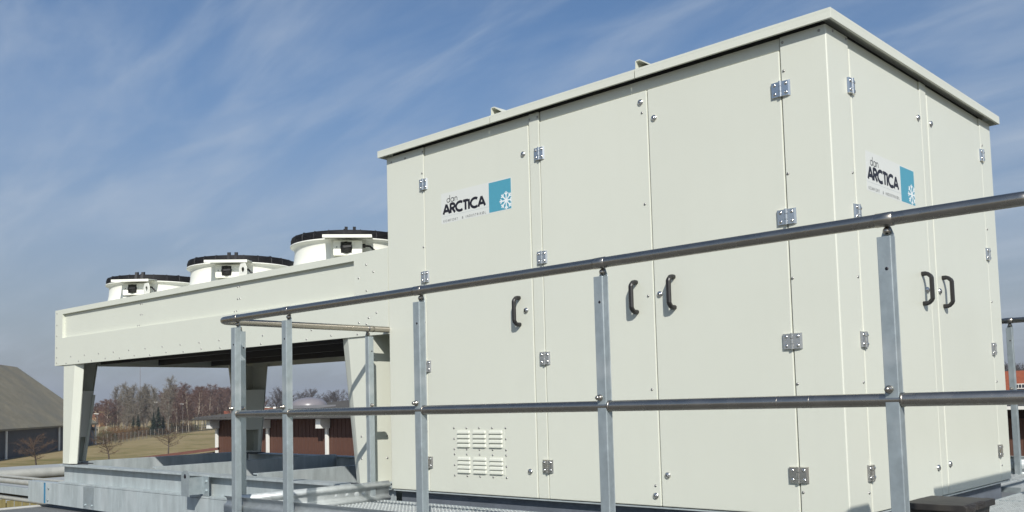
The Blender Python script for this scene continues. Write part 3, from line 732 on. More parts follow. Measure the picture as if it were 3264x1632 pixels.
RINGM = MB().lathe([(.0210, -.004), (.0226, -.004), (.0226, .004), (.0210, .004)], (0, 0, 0), STEEL, 24, axis='x').mesh('tube_ring')
RR, ZT_, ZM = .0212, 1.117, .552
def kick_profile(z0, z1, m, off=0.0, t=.003):
    h = z1 - z0
    pr = [(0, 0), (.004, .02), (.020, .10), (.024, .20), (.018, .27), (.002, .33), (0, .42), (0, .58), (.002, .66), (.018, .72), (.024, .80), (.020, .90), (.006, .97), (0, 1)]
    a = [(off + d, z0 + h * k) for d, k in pr]; b = [(off + d - t, z) for d, z in reversed(a)] if False else [(off + d + t, z0 + h * k) for d, k in reversed(pr)]
    return a + b
def bevel_post(o):
    md = o.modifiers.new('bevel', 'BEVEL'); md.width = .005; md.segments = 3; md.limit_method = 'ANGLE'; md.angle_limit = rad(50); return o
def add_post(root, x, y, rot, mid_in=True):
    o = bevel_post(link('post', POST, root, loc=(x, y, 0), rot=(0, 0, rot)))
    link('clamp_bolt', BALL, o, loc=(0, .032, 1.082)); link('bolt_hole', HOLE, o, loc=(.006, -.0003, .96)); link('rail_bolt', RBOLT, o, loc=(-.006, -.0005, .585))
    link('tube_ring', RINGM, o, loc=(.0265, .020, ZM))
    return o
def build_railing():
    root = empty('walkway_railing', (-3.1, -1.327, 0), label='near guard railing of stainless tubes on galvanised posts round the walkway corner', cat='railing')
    off = Vector((3.1, 1.327, 0))
    def add(mb, name, parent=root): 
        o = mb.build(name, parent, fix=True); o.location = off if parent is root else (0, 0, 0); return o
    yr = -1.327; xr = -3.318; R = .10
    xq = 1.166; Rq = .028
    pts = [(xq, -.84, ZT_), (xq, yr + Rq + .02, ZT_)] + [(xq - Rq + Rq * math.cos(a), yr + Rq - Rq * math.sin(a), ZT_) for a in [math.pi / 2 * i / 10 for i in range(11)]] + [(xr + R - R * math.sin(a), yr + R - R * math.cos(a), ZT_) for a in [math.pi / 2 * i / 10 for i in range(11)]]
    pts += [(xr, yr + R + .02, ZT_), (xr + .0, .02, ZT_)]
    mb = MB(); mb.tube(pts, RR, STEEL, 32); top = add(mb, 'top_rail')
    xp = [-3.108, -2.575, -1.468, -.380, .750]
    for x in xp:
        link('collar', COLLAR, top, loc=(x, yr, ZT_))
    link('collar', COLLAR, top, loc=(xr, -.16, ZT_), rot=(0, 0, math.pi / 2))
    mb = MB(); mb.tube([(-3.09, yr, ZM), (xq - .035, yr, ZM), (xq - .01, yr + .01, ZM), (xq, yr + .035, ZM), (xq, -.84, ZM)], RR, STEEL, 28); mid = add(mb, 'mid_rail')
    for x in (.36, .475): link('tube_ring', MB().lathe([(.0209, -.0012), (.0216, -.0010), (.0216, .0010), (.0209, .0012)], (0, 0, 0), STEEL, 24, axis='x').mesh('weld_line'), mid, loc=(x, yr, ZM))
    mb = MB(); mb.tube([(xr, -1.16, ZM), (xr, -.05, ZM)], RR, STEEL, 24); add(mb, 'mid_rail')
    for x in xp:
        add_post(root, x + 3.1, -.020 , 0)
    add_post(root, xr + 3.1 - .002, -1.155 + 1.327, math.pi / 2)
    add_post(root, xr + 3.1 + .008, -.16 + 1.327, math.pi / 2)
    add_post(root, xq + 3.1 + .02, -.90 + 1.327, math.pi / 2)
    mb = MB(); mb.extrude([(y, z) for y, z in kick_profile(-.085, .065, GALVB, yr + .026)], 'x', -3.30, 1.16, GALVB, True); k1 = add(mb, 'kick_plate')
    mb = MB(); mb.extrude([(-3.262 - d if False else -3.315 + (d - (yr + .026)), z) for d, z in kick_profile(-.085, .058, GALVB, yr + .026)], 'y', -1.24, -.022, GALVB, True); k2 = add(mb, 'kick_plate')
    mb = MB()
    for y, s in ((-.30, .028), (-.24, .022), (-.38, .018), (-.47, .018)):
        mb.lathe([(.0001, .006), (s * .5, .004), (s, 0)], (-3.314, y, -.012), GALVB, 14, axis='x')
    add(mb, 'kick_plate_dimple')
    return root
build_railing()
def build_far_railing():
    root = empty('rear_railing', (-.4, 3.75, 0), label='rear guard railing seen past the right edge of the cabinet', cat='railing')
    mb = MB(); xq = 1.166 + .4; yq = .03 - 3.75
    mb.tube([(-3.2, 0, ZT_), (xq - .1, 0, ZT_), (xq - .03, -.03, ZT_), (xq, -.1, ZT_), (xq, yq, ZT_)], RR, STEEL, 20); top = mb.build('top_rail', root)
    mb = MB(); mb.tube([(-3.2, 0, ZM), (xq - .1, 0, ZM), (xq - .03, -.03, ZM), (xq, -.1, ZM), (xq, yq, ZM)], RR, STEEL, 20); mb.build('mid_rail', root)
    for x in (-2.15, -1.03, 0.09):
        add_post(root, x, -.020, 0); link('collar', COLLAR, top, loc=(x, 0, ZT_))
    mb = MB(); mb.extrude([(y, z) for y, z in kick_profile(-.085, .065, GALVB, .026)], 'x', -3.2, 1.55, GALVB, True); mb.build('kick_plate', root)
    for y in (-3.64, -2.4, -1.2): add_post(root, xq + .02, y, math.pi / 2)
build_far_railing()

# ------------------------------------------------------------------ black lidded box beside the cabinet
def build_bin():
    root = empty('plastic_box', (.42, .06, -.07), label='weathered black plastic box with a chipped lid standing on the grating', cat='box')
    mb = MB(); w, d = .125, .165
    mb.hexa([(-w + .02, -d + .02, .002), (w - .02, -d + .02, .002), (w - .02, d - .02, .002), (-w + .02, d - .02, .002), (-w + .005, -d + .005, .142), (w - .005, -d + .005, .142), (w - .005, d - .005, .142), (-w + .005, d - .005, .142)], BIN)
    mb.build('box_body', root, .004)
    bm = bmesh.new(); bmesh.ops.create_grid(bm, x_segments=14, y_segments=18, size=1)
    for v in bm.verts:
        x, y = v.co.x * (w + .012), v.co.y * (d + .012)
        z = .170 + .004 * (1 - v.co.x ** 2) * (1 - v.co.y ** 2) + random.uniform(-.0006, .0006)
        if v.co.x > .98 and v.co.y < .2: x += random.uniform(-.012, .008); z -= random.uniform(0, .012)
        v.co = (x, y, z)
    ext = bmesh.ops.extrude_face_region(bm, geom=bm.faces[:])
    for v in [g for g in ext['geom'] if isinstance(g, bmesh.types.BMVert)]: v.co.z = .142 + (v.co.z - .170) * .3
    bmesh.ops.recalc_face_normals(bm, faces=bm.faces)
    me = bpy.data.meshes.new('lid'); bm.to_mesh(me); bm.free(); me.materials.append(BIN)
    link('lid', me, root, .003)
    mb = MB()
    for i in range(5):
        y = -d + .02 + i * .035; l = random.uniform(.008, .022)
        mb.hexa([(w, y, .140), (w + l, y + .006, .146), (w + l * .6, y + .028, .146), (w, y + .03, .140), (w, y, .156), (w + l, y + .006, .153), (w + l * .6, y + .028, .153), (w, y + .03, .156)], BIN)
    mb.build('chipped_edge', root)
build_bin()

# ------------------------------------------------------------------ pipe rack at the left edge
OLDP = mat('weathered_pipe_jacket', (.40, .40, .36), .6, .25, noise=(5, .15), bump=(40, .2, .004))
def build_pipes():
    mb = MB(); mb.tube([(-13.9, -4, -.33), (-13.9, 2.2, -.33)], .085, OLDP, 24)
    t = tag(mb.build('insulated_pipe'), 'thick pale insulated pipe running behind the left end of the steel frame', 'pipe')
    mb = MB()
    root = empty('pipe_rack', (-10.2, .35, -.3), label='rack of thinner pipes and a channel beam left of the steel frame', cat='pipe rack')
    mb.tube([(-14, 0, .02), (.25, 0, .02)], .035, OLDP, 14); mb.build('pipe', root)
    mb = MB(); mb.tube([(-14, .28, .03), (.5, .28, .03)], .02, OLDP, 12); mb.build('pipe', root)
    GAP_SHADE = mat('pipe_gap_shade', (.03, .03, .03), .8)
    mb = MB(); mb.tube([(-14, .22, -.17), (.3, .22, -.17)], .055, GAP_SHADE, 12); mb.build('pipe', root)  # added dark tube: stands in for shade between channel beam and lowest pipe
    DK = mat('dark_pipe_lagging', (.07, .065, .07), .7, noise=(8, .2))
    mb = MB(); mb.tube([(.25, 0, .02), (.42, .0, .015), (.62, .12, 0), (.7, .3, 0)], .055, DK, 14); mb.build('lagged_bend', root)
    mb = MB(); mb.box((-14, -.05, -.135), (.32, -.042, -.045), GALVR); mb.box((-14, -.042, -.055), (.32, .03, -.045), GALVR); mb.box((-14, -.042, -.135), (.32, .03, -.125), GALVR); mb.build('channel_beam', root)
    mb = MB(); mb.tube([(-14, 0, -.205), (.3, 0, -.205)], .026, OLDP, 14); mb.build('pipe', root)
    for x in (-.6, -.12, .1): 
        mb = MB(); mb.box((x, -.02, -.045), (x + .025, -.012, .075), GALV); mb.build('pipe_clamp', root)
    # lower neighbouring roof
    LR = mat('pale_lower_roof', (.34, .35, .34), .7, noise=(2, .12))
    root = empty('lower_annex', (-22, 6, GZ), label='pale flat lower annex roof behind the pipes at the left', cat='building')
    mb = MB(); mb.box((-8, -4, 0), (4.5, 8, 3.75), mat('annex_wall', (.3, .28, .22), .8, noise=(2, .1))); mb.build('wall', root)
    mb = MB(); mb.box((-8.2, -4.2, 3.752), (4.7, 8.2, 3.90), LR); mb.build('roof', root)
    # timber fence of upright boards
    WOOD = mat('yellowish_timber', (.23, .19, .075), .8, noise=(6, .25), bump=(30, .4, .006), stretch=(6, 6, .6))
    root = empty('timber_fence', (-15.6, .5, GZ), label='yellowish fence of upright timber boards below the pipes at lower left', cat='fence')
    bme = MB().box((-.012, -.055, 2.0), (.012, .055, 4.05), WOOD).mesh('board')
    for i in range(28): link('board', bme, root, loc=(random.uniform(-.01, .01), -1.6 + i * .128, random.uniform(-.03, .03)))
    for i in range(5): mb = MB(); mb.box((-.1, -1.6 + i * .9, 0), (-.02, -1.52 + i * .9, 4.0), WOOD); mb.build('fence_post', root)
    mb = MB(); mb.box((-.05, -1.7, 3.7), (-.02, 2.1, 3.8), WOOD); mb.build('fence_rail', root)
    mb = MB(); mb.hexa([(.05, .2, 2.6), (.09, .2, 2.6), (.09, .3, 2.6), (.05, .3, 2.6), (.05, 1.4, 3.9), (.09, 1.4, 3.9), (.09, 1.5, 3.9), (.05, 1.5, 3.9)], DK); mb.build('brace', root)
build_pipes()

# ================================================================== BUILDINGS BEYOND
BOARD = mat('red_brown_cladding', (.100, .046, .031), .75, noise=(3, .18), stretch=(8, 8, .7))
WHT = mat('white_painted_wood', (.74, .73, .68), .5, noise=(3, .05))
RF2 = mat('grey_eternit_roof', (.085, .082, .078), .95, spec=.1, noise=(3, .2), bump=(14, .5, .02))
def cladding(root, x0, x1, y, z0, z1, w=.118):
    n = int((x1 - x0) / w); me = MB().box((0, -.011, z0), (w * .93, .011, z1), BOARD).mesh('plank')
    for i in range(n): link('plank', me, root, loc=(x0 + i * w, y + (.006 if i % 2 else -.006), 0))
def build_house():
    root = empty('brown_house', (-27, 15.5, GZ), label='low red-brown boarded building with white posts seen under the cooler', cat='building')
    a = 4.9; y = 0
    mb = MB(); mb.box((-6.2, .05, 0), (14, 9.5, a + .25), mat('house_core', (.05, .025, .02), .9)); mb.build('wall', root)
    cladding(root, -6.2, 8.0, .02, a - 2.4, a + .28)
    for x in (-6.05, -2.33, 1.42, 5.1):
        mb = MB(); mb.box((x - .07, -.10, 0), (x + .07, -.02, a - .11), WHT); mb.build('post', root, .006)
        mb = MB(); mb.box((x - .14, -.44, a - .11), (x + .14, -.02, a + .24), WHT); mb.build('beam_end', root, .006)
    # corrugated roof sheet, nearly flat
    mb = MB(); n = 120; vs = []
    for i in range(n + 1):
        x = -6.9 + 21 * i / n; c = .022 * math.cos(i * math.pi)
        for yy, zz in ((-.58, a + .33), (8.6, a + 1.02)): vs += [(x, yy, zz + c), (x, yy, zz - .07)]
    fs = []
    for i in range(n):
        p = i * 4; q = p + 4; fs += [(p, q, q + 2, p + 2), (p + 1, p + 3, q + 3, q + 1), (p, p + 1, q + 1, q), (p + 2, q + 2, q + 3, p + 3)]
    mb.add(vs, fs, RF2); rf = mb.build('roof', root)
    mb = MB(); mb.tube([(-6.95, -.62, a + .26), (14, -.62, a + .26)], .035, RF2, 10); mb.build('gutter', root)
    # skylight dome
    mb = MB(); c = (-4.0, 2.95, a + .60)
    mb.box((c[0] - .78, c[1] - .78, c[2]), (c[0] + .78, c[1] + .78, c[2] + .12), mat('skylight_kerb', (.2, .2, .21), .6))
    mb.build('skylight_kerb', rf)
    g = MB(); g.lathe([(.74 * math.cos(t), .33 * math.sin(t)) for t in [math.pi / 2 * i / 8 for i in range(9)]], (c[0], c[1], c[2] + .12), mat('smoky_acrylic', (.20, .185, .195), .35, noise=(2, .1)), 28); g.build('skylight_dome', rf)
    # low side roof in front
    root2 = empty('low_brown_roof', (-31.6, 13.0, GZ), label='low red-brown lean-to roof left of the boarded building', cat='building')
    RB = mat('red_brown_roof', (.115, .042, .030), .7, noise=(4, .15)); DB = mat('dark_brown_wall', (.035, .018, .014), .8)
    mb = MB(); mb.hexa([(-1.4, -1.1, 3.70), (-1.2, -1.3, 3.70), (.9, 1.15, 4.02), (.7, 1.35, 4.02), (-1.4, -1.1, 3.80), (-1.2, -1.3, 3.80), (.9, 1.15, 4.12), (.7, 1.35, 4.12)], RB)
    mb.build('roof', root2)
    mb = MB(); mb.hexa([(-1.0, -.8, 0), (-.95, -.9, 0), (.75, 1.05, 0), (.7, 1.15, 0), (-1.0, -.8, 3.69), (-.95, -.9, 3.69), (.75, 1.05, 3.96), (.7, 1.15, 3.96)], DB); mb.build('wall', root2)
    # continuing wing to the right, behind the cabinet
    root3 = empty('brown_wing', (-6, 24.6, GZ), label='brown boarded wing with pale gutter behind the rear railing', cat='building')
    mb = MB(); mb.box((-6, .05, 0), (7, 6, 5.0), DB); mb.build('wall', root3)
    cladding(root3, -2.0, 3.6, .02, 2.4, 4.70)
    mb = MB(); mb.box((-6.3, -.75, 4.93), (7.3, 6.3, 5.06), RF2); mb.build('roof', root3)
    mb = MB(); mb.box((-6.3, -.80, 4.96), (7.3, -.752, 5.05), WHT); mb.build('gutter', root3)
    # red-roofed house with a dormer, right
    root4 = empty('red_roofed_house', (-21.5, 83, GZ), label='house with orange tiled roof and white dormer beyond the rear railing', cat='house')
    OR = mat('orange_roof_tiles', (.26, .070, .03), .8, noise=(3, .2), bump=(6, .5, .05))
    mb = MB(); mb.box((-3.2, 0, 0), (3.2, 6, 5.4), mat('red_brick', (.22, .08, .045), .85, noise=(4, .2))); mb.build('wall', root4)
    mb = MB(); mb.extrude([(-.5, 5.3), (6.5, 5.3), (3, 7.2)], 'x', -3.5, 3.5, OR); mb.build('roof', root4)
    mb = MB(); mb.box((-.45, -.2, 5.62), (.35, 2.0, 6.05), WHT); dm = mb.build('dormer', root4)
    for i in range(3): mb = MB(); mb.box((-.38 + i * .24, -.215, 5.70), (-.20 + i * .24, -.2, 5.98), mat('window_glass', (.03, .035, .045), .1)); mb.build('window', dm)
    # flue pipe at the right edge
    mb = MB(); mb.tube([(-4.20, 20.2, -4.9), (-4.20, 20.2, 4.5)], .13, DK2, 14); f = mb.build('flue_pipe')
    tag(f, 'dark vertical flue pipe at the right edge of the picture', 'flue pipe')
DK2 = mat('dark_flue', (.06, .07, .08), .6)
build_house()

def build_hall():
    """big hip-roofed hall at the left"""
    A = Vector((-129.0, 39.3, 0)); B = Vector((-173.0, 69.8, 0)); d = (B - A).normalized(); n = Vector((d.y, -d.x, 0))   # n points away from the camera side
    if (A + n * 10 - Vector((0, 0, 0))).length < A.length: n = -n
    A0 = A - d * 70; L = (B - A0).length; Wd = 25.0
    root = empty('storage_hall', (A0.x, A0.y, GZ), (0, 0, math.atan2(d.y, d.x)), label='big hall with a mossy grey hipped roof and dark blue-grey walls', cat='building')
    sg = 1 if Vector((-d.y, d.x, 0)).dot(n) > 0 else -1
    HR = mat('mossy_grey_roof', (.205, .182, .125), .9, noise=(.35, .22), bump=(1.2, .6, .2), dirt=(.18, (.16, .15, .115), .45, .7))
    HW = mat('blue_grey_cladding', (.070, .076, .088), .65, noise=(.25, .22), stretch=(1, 1, 3))
    HW2 = mat('pale_blue_cladding', (.115, .14, .185), .65, noise=(.3, .1))
    ze, zr = 3.75, 14.3
    mb = MB(); mb.box((0, sg * .3, 0), (L - .1, sg * Wd, ze), mat('hall_core', (.05, .06, .07), .8)); mb.build('wall', root)
    pm = MB(); pw = 2.0; k = 9
    for i in range(k):                       # ribbed cladding panel
        x = i * pw / k; pm.extrude([(x, 0), (x + .03, -.05), (x + .13, -.05), (x + .16, 0), (x + pw / k, 0), (x + pw / k, .04), (x, .04)], 'z', 0, ze, HW)
    pme = pm.mesh('cladding_panel')
    for i in range(int(L / pw)):
        link('cladding_panel', pme, root, loc=(i * pw, sg * .02 + .1 * (1 if sg > 0 else -1), 0))
    o = .5
    R = lambda x, y, z: (x, sg * y, z)
    hip = 2.0
    mb = MB()
    vs = [R(-o, -o, ze - .1), R(L + o, -o, ze - .1), R(L + o, Wd + o, ze - .1), R(-o, Wd + o, ze - .1), R(hip, Wd / 2, zr), R(L - hip, Wd / 2, zr)]
    vs2 = [(x, y, z + .25) for x, y, z in vs[:4]]
    mb.add(vs + vs2, [(6, 7, 5, 4) if False else (6 + 0, 7, 5, 4), (7, 8, 5), (8, 9, 4, 5), (9, 6, 4), (0, 1, 7, 6), (1, 2, 8, 7), (2, 3, 9, 8), (3, 0, 6, 9), (3, 2, 1, 0)], HR)
    mb.build('roof', root)
    for x in (L - 25.6, L + .12, L - 52):
        mb = MB(); mb.tube([R(x, -.25, .0), R(x, -.25, ze)], .16, WHT, 8); mb.build('downpipe', root)
    # lean-to at the right end
    mb = MB(); mb.box(R(L + .25, 1.5, 0), R(L + 7.5, 13, 2.6), HW2); mb.build('annex_wall', root)
    mb = MB(); mb.add([R(L + .2, 1.0, 3.7), R(L + 8, 1.0, 2.65), R(L + 8, 13.5, 2.65), R(L + .2, 13.5, 3.7), R(L + .2, 1.0, 3.45), R(L + 8, 1.0, 2.4), R(L + 8, 13.5, 2.4), R(L + .2, 13.5, 3.45)], [(0,1,2,3),(7,6,5,4),(0,4,5,1),(1,5,6,2),(2,6,7,3),(3,7,4,0)], mat('annex_roof', (.04, .035, .035), .8)); mb.build('annex_roof', root)
build_hall()

# ================================================================== VEGETATION
BARKG = mat('grey_bark', (.16, .145, .12), .9); BARKW = mat('birch_bark', (.48, .42, .33), .8, noise=(3, .35)); BARKD = mat('dark_bark', (.07, .055, .045), .9)
TW_R = mat('red_brown_twigs', (.108, .060, .046), .9); TW_G = mat('grey_twigs', (.165, .145, .115), .9); TW_B = mat('brown_twigs', (.10, .062, .038), .9); TW_F = mat('far_grey_twigs', (.085, .075, .075), .9)
NEED = mat('dark_needles', (.018, .032, .018), .9); SHR = mat('russet_shrub', (.13, .070, .028), .9); SHG = mat('olive_shrub', (.045, .052, .022), .9)
def tree_meshes(seed, H, crown_w, trunk_r, bark, twig, base=.25, up=.75, limbs=26, twn=60, lean=.03, shape='oval', tl=.9, tw=.022, droop=0.0):
    rnd = random.Random(seed); tr = MB(); cr = MB()
    axis = [Vector((0, 0, 0))]; d = Vector((rnd.uniform(-lean, lean), rnd.uniform(-lean, lean), 1))
    ns = 8
    for i in range(ns):
        d = (d + Vector((rnd.uniform(-.10, .10), rnd.uniform(-.10, .10), 0))).normalized(); d.z = max(d.z, .8); axis.append(axis[-1] + d * H / ns)
    tr.tube(axis, [trunk_r * (1 - .88 * i / ns) for i in range(ns + 1)], bark, 6)
    def at(t):
        f = t * ns; i = min(int(f), ns - 1); return axis[i].lerp(axis[i + 1], f - i)
    for k in range(limbs):
        t = base + (1 - base) * (k + rnd.random()) / limbs * .97; p = at(t); a = k * 2.4 + rnd.uniform(-.5, .5)
        s = (t - base) / (1 - base)
        prof = {'oval': math.sin(math.pi * min(.97, .18 + .80 * s)) ** .7, 'cone': 1.05 - s, 'round': math.sqrt(max(.05, 1 - (2 * s - .9) ** 2))}[shape]
        ln = crown_w * .5 * prof * rnd.uniform(.75, 1.15) + .3
        el = rnd.uniform(up - .25, up + .2) if shape != 'cone' else rnd.uniform(-.15, .25)
        dv = Vector((math.cos(a), math.sin(a), el)).normalized(); pts = [p]; q = p.copy()
        for j in range(4):
            dv = (dv + Vector((rnd.uniform(-.2, .2), rnd.uniform(-.2, .2), rnd.uniform(-.05, .2) - droop * j * .25))).normalized(); q = q + dv * ln / 4 * 1.15; pts.append(q.copy())
        rr = trunk_r * .38 * (1 - .7 * s)
        tr.tube(pts, [rr, rr * .75, rr * .5, rr * .3, rr * .12], bark, 4)
        for j in range(twn):
            f = rnd.random() ** .8 * 4; i = min(int(f), 3); b = pts[i].lerp(pts[i + 1], f - i)
            e = Vector((rnd.gauss(0, 1), rnd.gauss(0, 1), rnd.gauss(.35 - droop, .8))).normalized() * tl * rnd.uniform(.5, 1.2) * (.6 + .5 * prof)
            e += dv * tl * .35
            sd = e.cross(Vector((rnd.gauss(0, 1), rnd.gauss(0, 1), rnd.gauss(0, 1)))).normalized() * tw
            mid = b + e * .5 + Vector((0, 0, -droop * tl * .1)); tip = b + e + Vector((0, 0, -droop * tl * .45))
            f1 = b + e * .45 + (e.cross(sd).normalized()) * tl * rnd.uniform(.2, .42) + e * .25
            cr.add([b - sd, b + sd, mid - sd * .7, mid + sd * .7, tip, f1], [(0, 1, 3, 2), (2, 3, 4), (2, 3, 5)], twig)
    return tr.mesh('trunk'), cr.mesh('crown')
def spruce_meshes(seed, H, w):
    rnd = random.Random(seed); tr = MB(); tr.tube([(0, 0, 0), (0, 0, H)], [.16, .02], BARKD, 6); cr = MB()
    for k in range(520):
        t = (k + rnd.random()) / 520; z = H * (.08 + .92 * t); a = rnd.random() * 6.283; r = w * .5 * (1.02 - t) * rnd.uniform(.55, 1.1) + .05
        d = Vector((math.cos(a), math.sin(a), 0)); s = Vector((-d.y, d.x, 0)) * (.22 + .2 * (1 - t))
        p0 = Vector((0, 0, z)) + d * r * .25; p1 = Vector((0, 0, z - .25 * r)) + d * r
        cr.add([p0 - s * .6, p0 + s * .6, p1 + s * .5, p1 + d * .15, p1 - s * .5], [(0, 1, 2, 3, 4)], NEED)
    return tr.mesh('trunk'), cr.mesh('crown')
def shrub_meshes(seed, w, h, twig):
    rnd = random.Random(seed); tr = MB(); cr = MB()
    for k in range(16):
        a = rnd.random() * 6.283; r = rnd.random() * .6; p = Vector((math.cos(a) * r, math.sin(a) * r, 0)); e = Vector((math.cos(a) * w * .4 * rnd.random(), math.sin(a) * w * .4 * rnd.random(), h * rnd.uniform(.5, .8)))
        tr.tube([p, p + e * .6, p + e], [.04, .025, .01], BARKD, 4)
    for k in range(1700):
        a = rnd.random() * 6.283; ph = rnd.random(); rr = math.sqrt(rnd.random()); b = Vector((math.cos(a) * rr * w * .5, math.sin(a) * rr * w * .5, h * ph * math.sqrt(max(0.05, 1 - rr * rr * .8))))
        e = Vector((rnd.gauss(0, .6), rnd.gauss(0, .6), abs(rnd.gauss(.5, .5)))).normalized() * rnd.uniform(.3, .7); sd = e.cross(Vector((rnd.gauss(0, 1), rnd.gauss(0, 1), rnd.gauss(0, 1)))).normalized() * .035
        cr.add([b - sd, b + sd, b + e], [(0, 1, 2)], twig)
    return tr.mesh('stems'), cr.mesh('foliage')
def plant(ms, name, loc, s, rz, label, cat, group=None, names=('trunk', 'crown')):
    r = empty(name, loc, (0, 0, rz), label=label, cat=cat, group=group); r.scale = (s, s, s * random.uniform(.94, 1.06))
    link(names[0], ms[0], r); link(names[1], ms[1], r); return r
CAMX, CAMY = 1.903, -4.2808
def polar(u, dist):          # world point in the direction of azimuth u (degrees, from +y towards -x), at a distance from the roof
    return (CAMX - dist * math.sin(rad(u)), CAMY + dist * math.cos(rad(u)))
def build_trees():
    birch = [tree_meshes(10 + i, 13, 5.6, .14, BARKW, TW_R, .22, .95, 30, 58, .08, 'oval', 1.15, .026, .35) for i in range(4)]
    grey = [tree_meshes(30 + i, 14.5, 6.0, .22, BARKG, TW_G, .16, 1.5, 30, 52, .03, 'oval', 1.15, .024) for i in range(3)]
    far = [tree_meshes(50 + i, 12, 9.5, .3, BARKD, TW_F, .25, .8, 30, 60, .03, 'round', 1.25, .035) for i in range(3)]
    small = [tree_meshes(70 + i, 3.1, 3.6, .10, BARKD, TW_B, .34,   .35, 18, 46, .10, 'round', .55, .0095) for i in range(3)]
    spr = [spruce_meshes(80, 8.5, 4.2), spruce_meshes(81, 7.5, 4.0)]
    shr = [shrub_meshes(90, 7, 3.2, SHR), shrub_meshes(91, 6, 2.6, SHG)]
    def az(ud): return math.degrees(.7536) - math.degrees(math.atan((ud * 1.26708 - 1632) / 3017.08 * 1.0))
    rnd = random.Random(5)
    # azimuths measured on the ground plan (degrees), grey trees first
    for i in range(16):
        ud = 285 + i * 9.5 + rnd.uniform(-5, 5); x, y = polar(az(ud), 262 + rnd.uniform(-10, 40))
        plant(grey[i % 3], 'bare_grey_tree', (x, y, GZ), rnd.uniform(.74, .92), rnd.uniform(0, 6), 'tall bare pale grey tree at the left of the wood behind the field', 'tree', 'grey trees behind the field')
    for i in range(46):
        ud = 405 + i * 5.4 + rnd.uniform(-4, 4); x, y = polar(az(ud), 250 + (i * 1.9) + rnd.uniform(-4, 70))
        plant(birch[i % 4], 'birch_tree', (x, y, GZ), rnd.uniform(.84, 1.10), rnd.uniform(0, 6), 'bare reddish birch with a pale trunk in the wood behind the field', 'tree', 'birches behind the field')
    for i in range(26):
        ud = 238 + i * 9 + rnd.uniform(-6, 6); x, y = polar(az(ud), 275 + rnd.uniform(-15, 70))
        plant(birch[(i + 1) % 4], 'brown_tree', (x, y, GZ), rnd.uniform(.55, .75), rnd.uniform(0, 6), 'lower bare brown tree under the tall grey trees', 'tree', 'low brown trees behind the field')
    for j, (ud, dd, s) in enumerate(((345, 246, .62), (384, 250, .72), (396, 252, .8), (408, 254, .62), (333, 246, .55))):
        x, y = polar(az(ud), dd)
        plant(spr[j % 2], 'spruce_tree', (x, y, GZ), s, j, 'dark green spruce standing in front of the bare wood', 'tree', 'spruces before the wood')
    for j in range(13):
        ud = 262 + j * 18 + rnd.uniform(-4, 4); dd = 205 + j * 7.5 + rnd.uniform(2, 10); x, y = polar(az(ud), dd)
        k = 0 if j % 3 else 1
        plant(shr[k], 'shrub', (x, y, GZ), rnd.uniform(.7, 1.0), j, 'russet bare shrub along the field fence' if k == 0 else 'olive green shrub along the field fence', 'shrub', 'russet shrubs at the fence' if k == 0 else 'olive shrubs at the fence', ('stems', 'foliage'))
    for j in range(15):
        ud = 640 + j * 20 + rnd.uniform(-5, 5); x, y = polar(az(ud), 395 + rnd.uniform(-30, 60))
        plant(far[j % 3], 'far_tree', (x, y, GZ + .4), rnd.uniform(.75, 1.02), j, 'distant round bare tree on the skyline above the boarded building', 'tree', 'distant skyline trees')
    for j in range(9):
        ud = 205 + j * 8 + rnd.uniform(-2, 2); x, y = polar(az(ud), 470 + rnd.uniform(-20, 40))
        plant(spr[j % 2], 'hill_pine', (x, y, GZ + 2.5), 1.0 + rnd.uniform(-.2, .3), j, 'dark evergreen on the distant hill left of the wood', 'tree', 'evergreens on the far hill')
    for j in range(5):
        ud = 2520 + j * 20; x, y = polar(az(ud), 150 + 10 * j)
        plant(far[j % 3], 'far_tree', (x, y, GZ), .72, j, 'dark bare tree beyond the rear railing at the right edge', 'tree', 'trees beyond the rear railing')
    for (x, y, lb, j) in ((-101.4, 33.6, 'small bare spreading tree in front of the dark hall wall', 0), (-102.4, 41.6, 'small bare tree on the grass just right of the hall', 1), (-113.2, 53.9, 'small bare tree standing alone in the middle of the grass field', 2)):
        plant(small[j], 'young_tree', (x, y, GZ + .05), 1.0, j, lb, 'tree', 'young trees in the grass field')
    # far hill side and houses
    YH = mat('yellow_house_wall', (.62, .52, .28), .8)
    x, y = polar(az(257), 345)
    r = empty('yellow_house', (x, y, GZ + 1.5), (0, 0, .6), label='pale yellow house among the trees left of the wood', cat='house')
    mb = MB(); mb.box((-1.6, -2, 0), (1.6, 2, 5.2), YH); wl = mb.build('wall', r)
    mb = MB(); mb.extrude([(-1.9, 5.1), (1.9, 5.1), (0, 6.3)], 'y', -2.2, 2.2, mat('brown_tiles', (.12, .06, .04), .8)); mb.build('roof', r)
    for zz in (1.2, 3.4):
        for yy in (-1.2, .3):
            mb = MB(); mb.box((1.6, yy, zz), (1.63, yy + .8, zz + 1.1), DARK); mb.build('window', r)
    x, y = polar(az(246), 340)
    r = empty('brown_cottage', (x, y, GZ + 1.5), (0, 0, .6), label='small brown cottage just left of the pale yellow house', cat='house')
    mb = MB(); mb.box((-1.8, -2, 0), (1.8, 2, 3.2), mat('ochre_wall', (.35, .2, .09), .8)); mb.build('wall', r)
    mb = MB(); mb.extrude([(-2.1, 3.1), (2.1, 3.1), (0, 4.6)], 'y', -2.2, 2.2, mat('cottage_tiles', (.25, .10, .05), .8)); mb.build('roof', r)
    OR = bpy.data.materials['orange_roof_tiles']
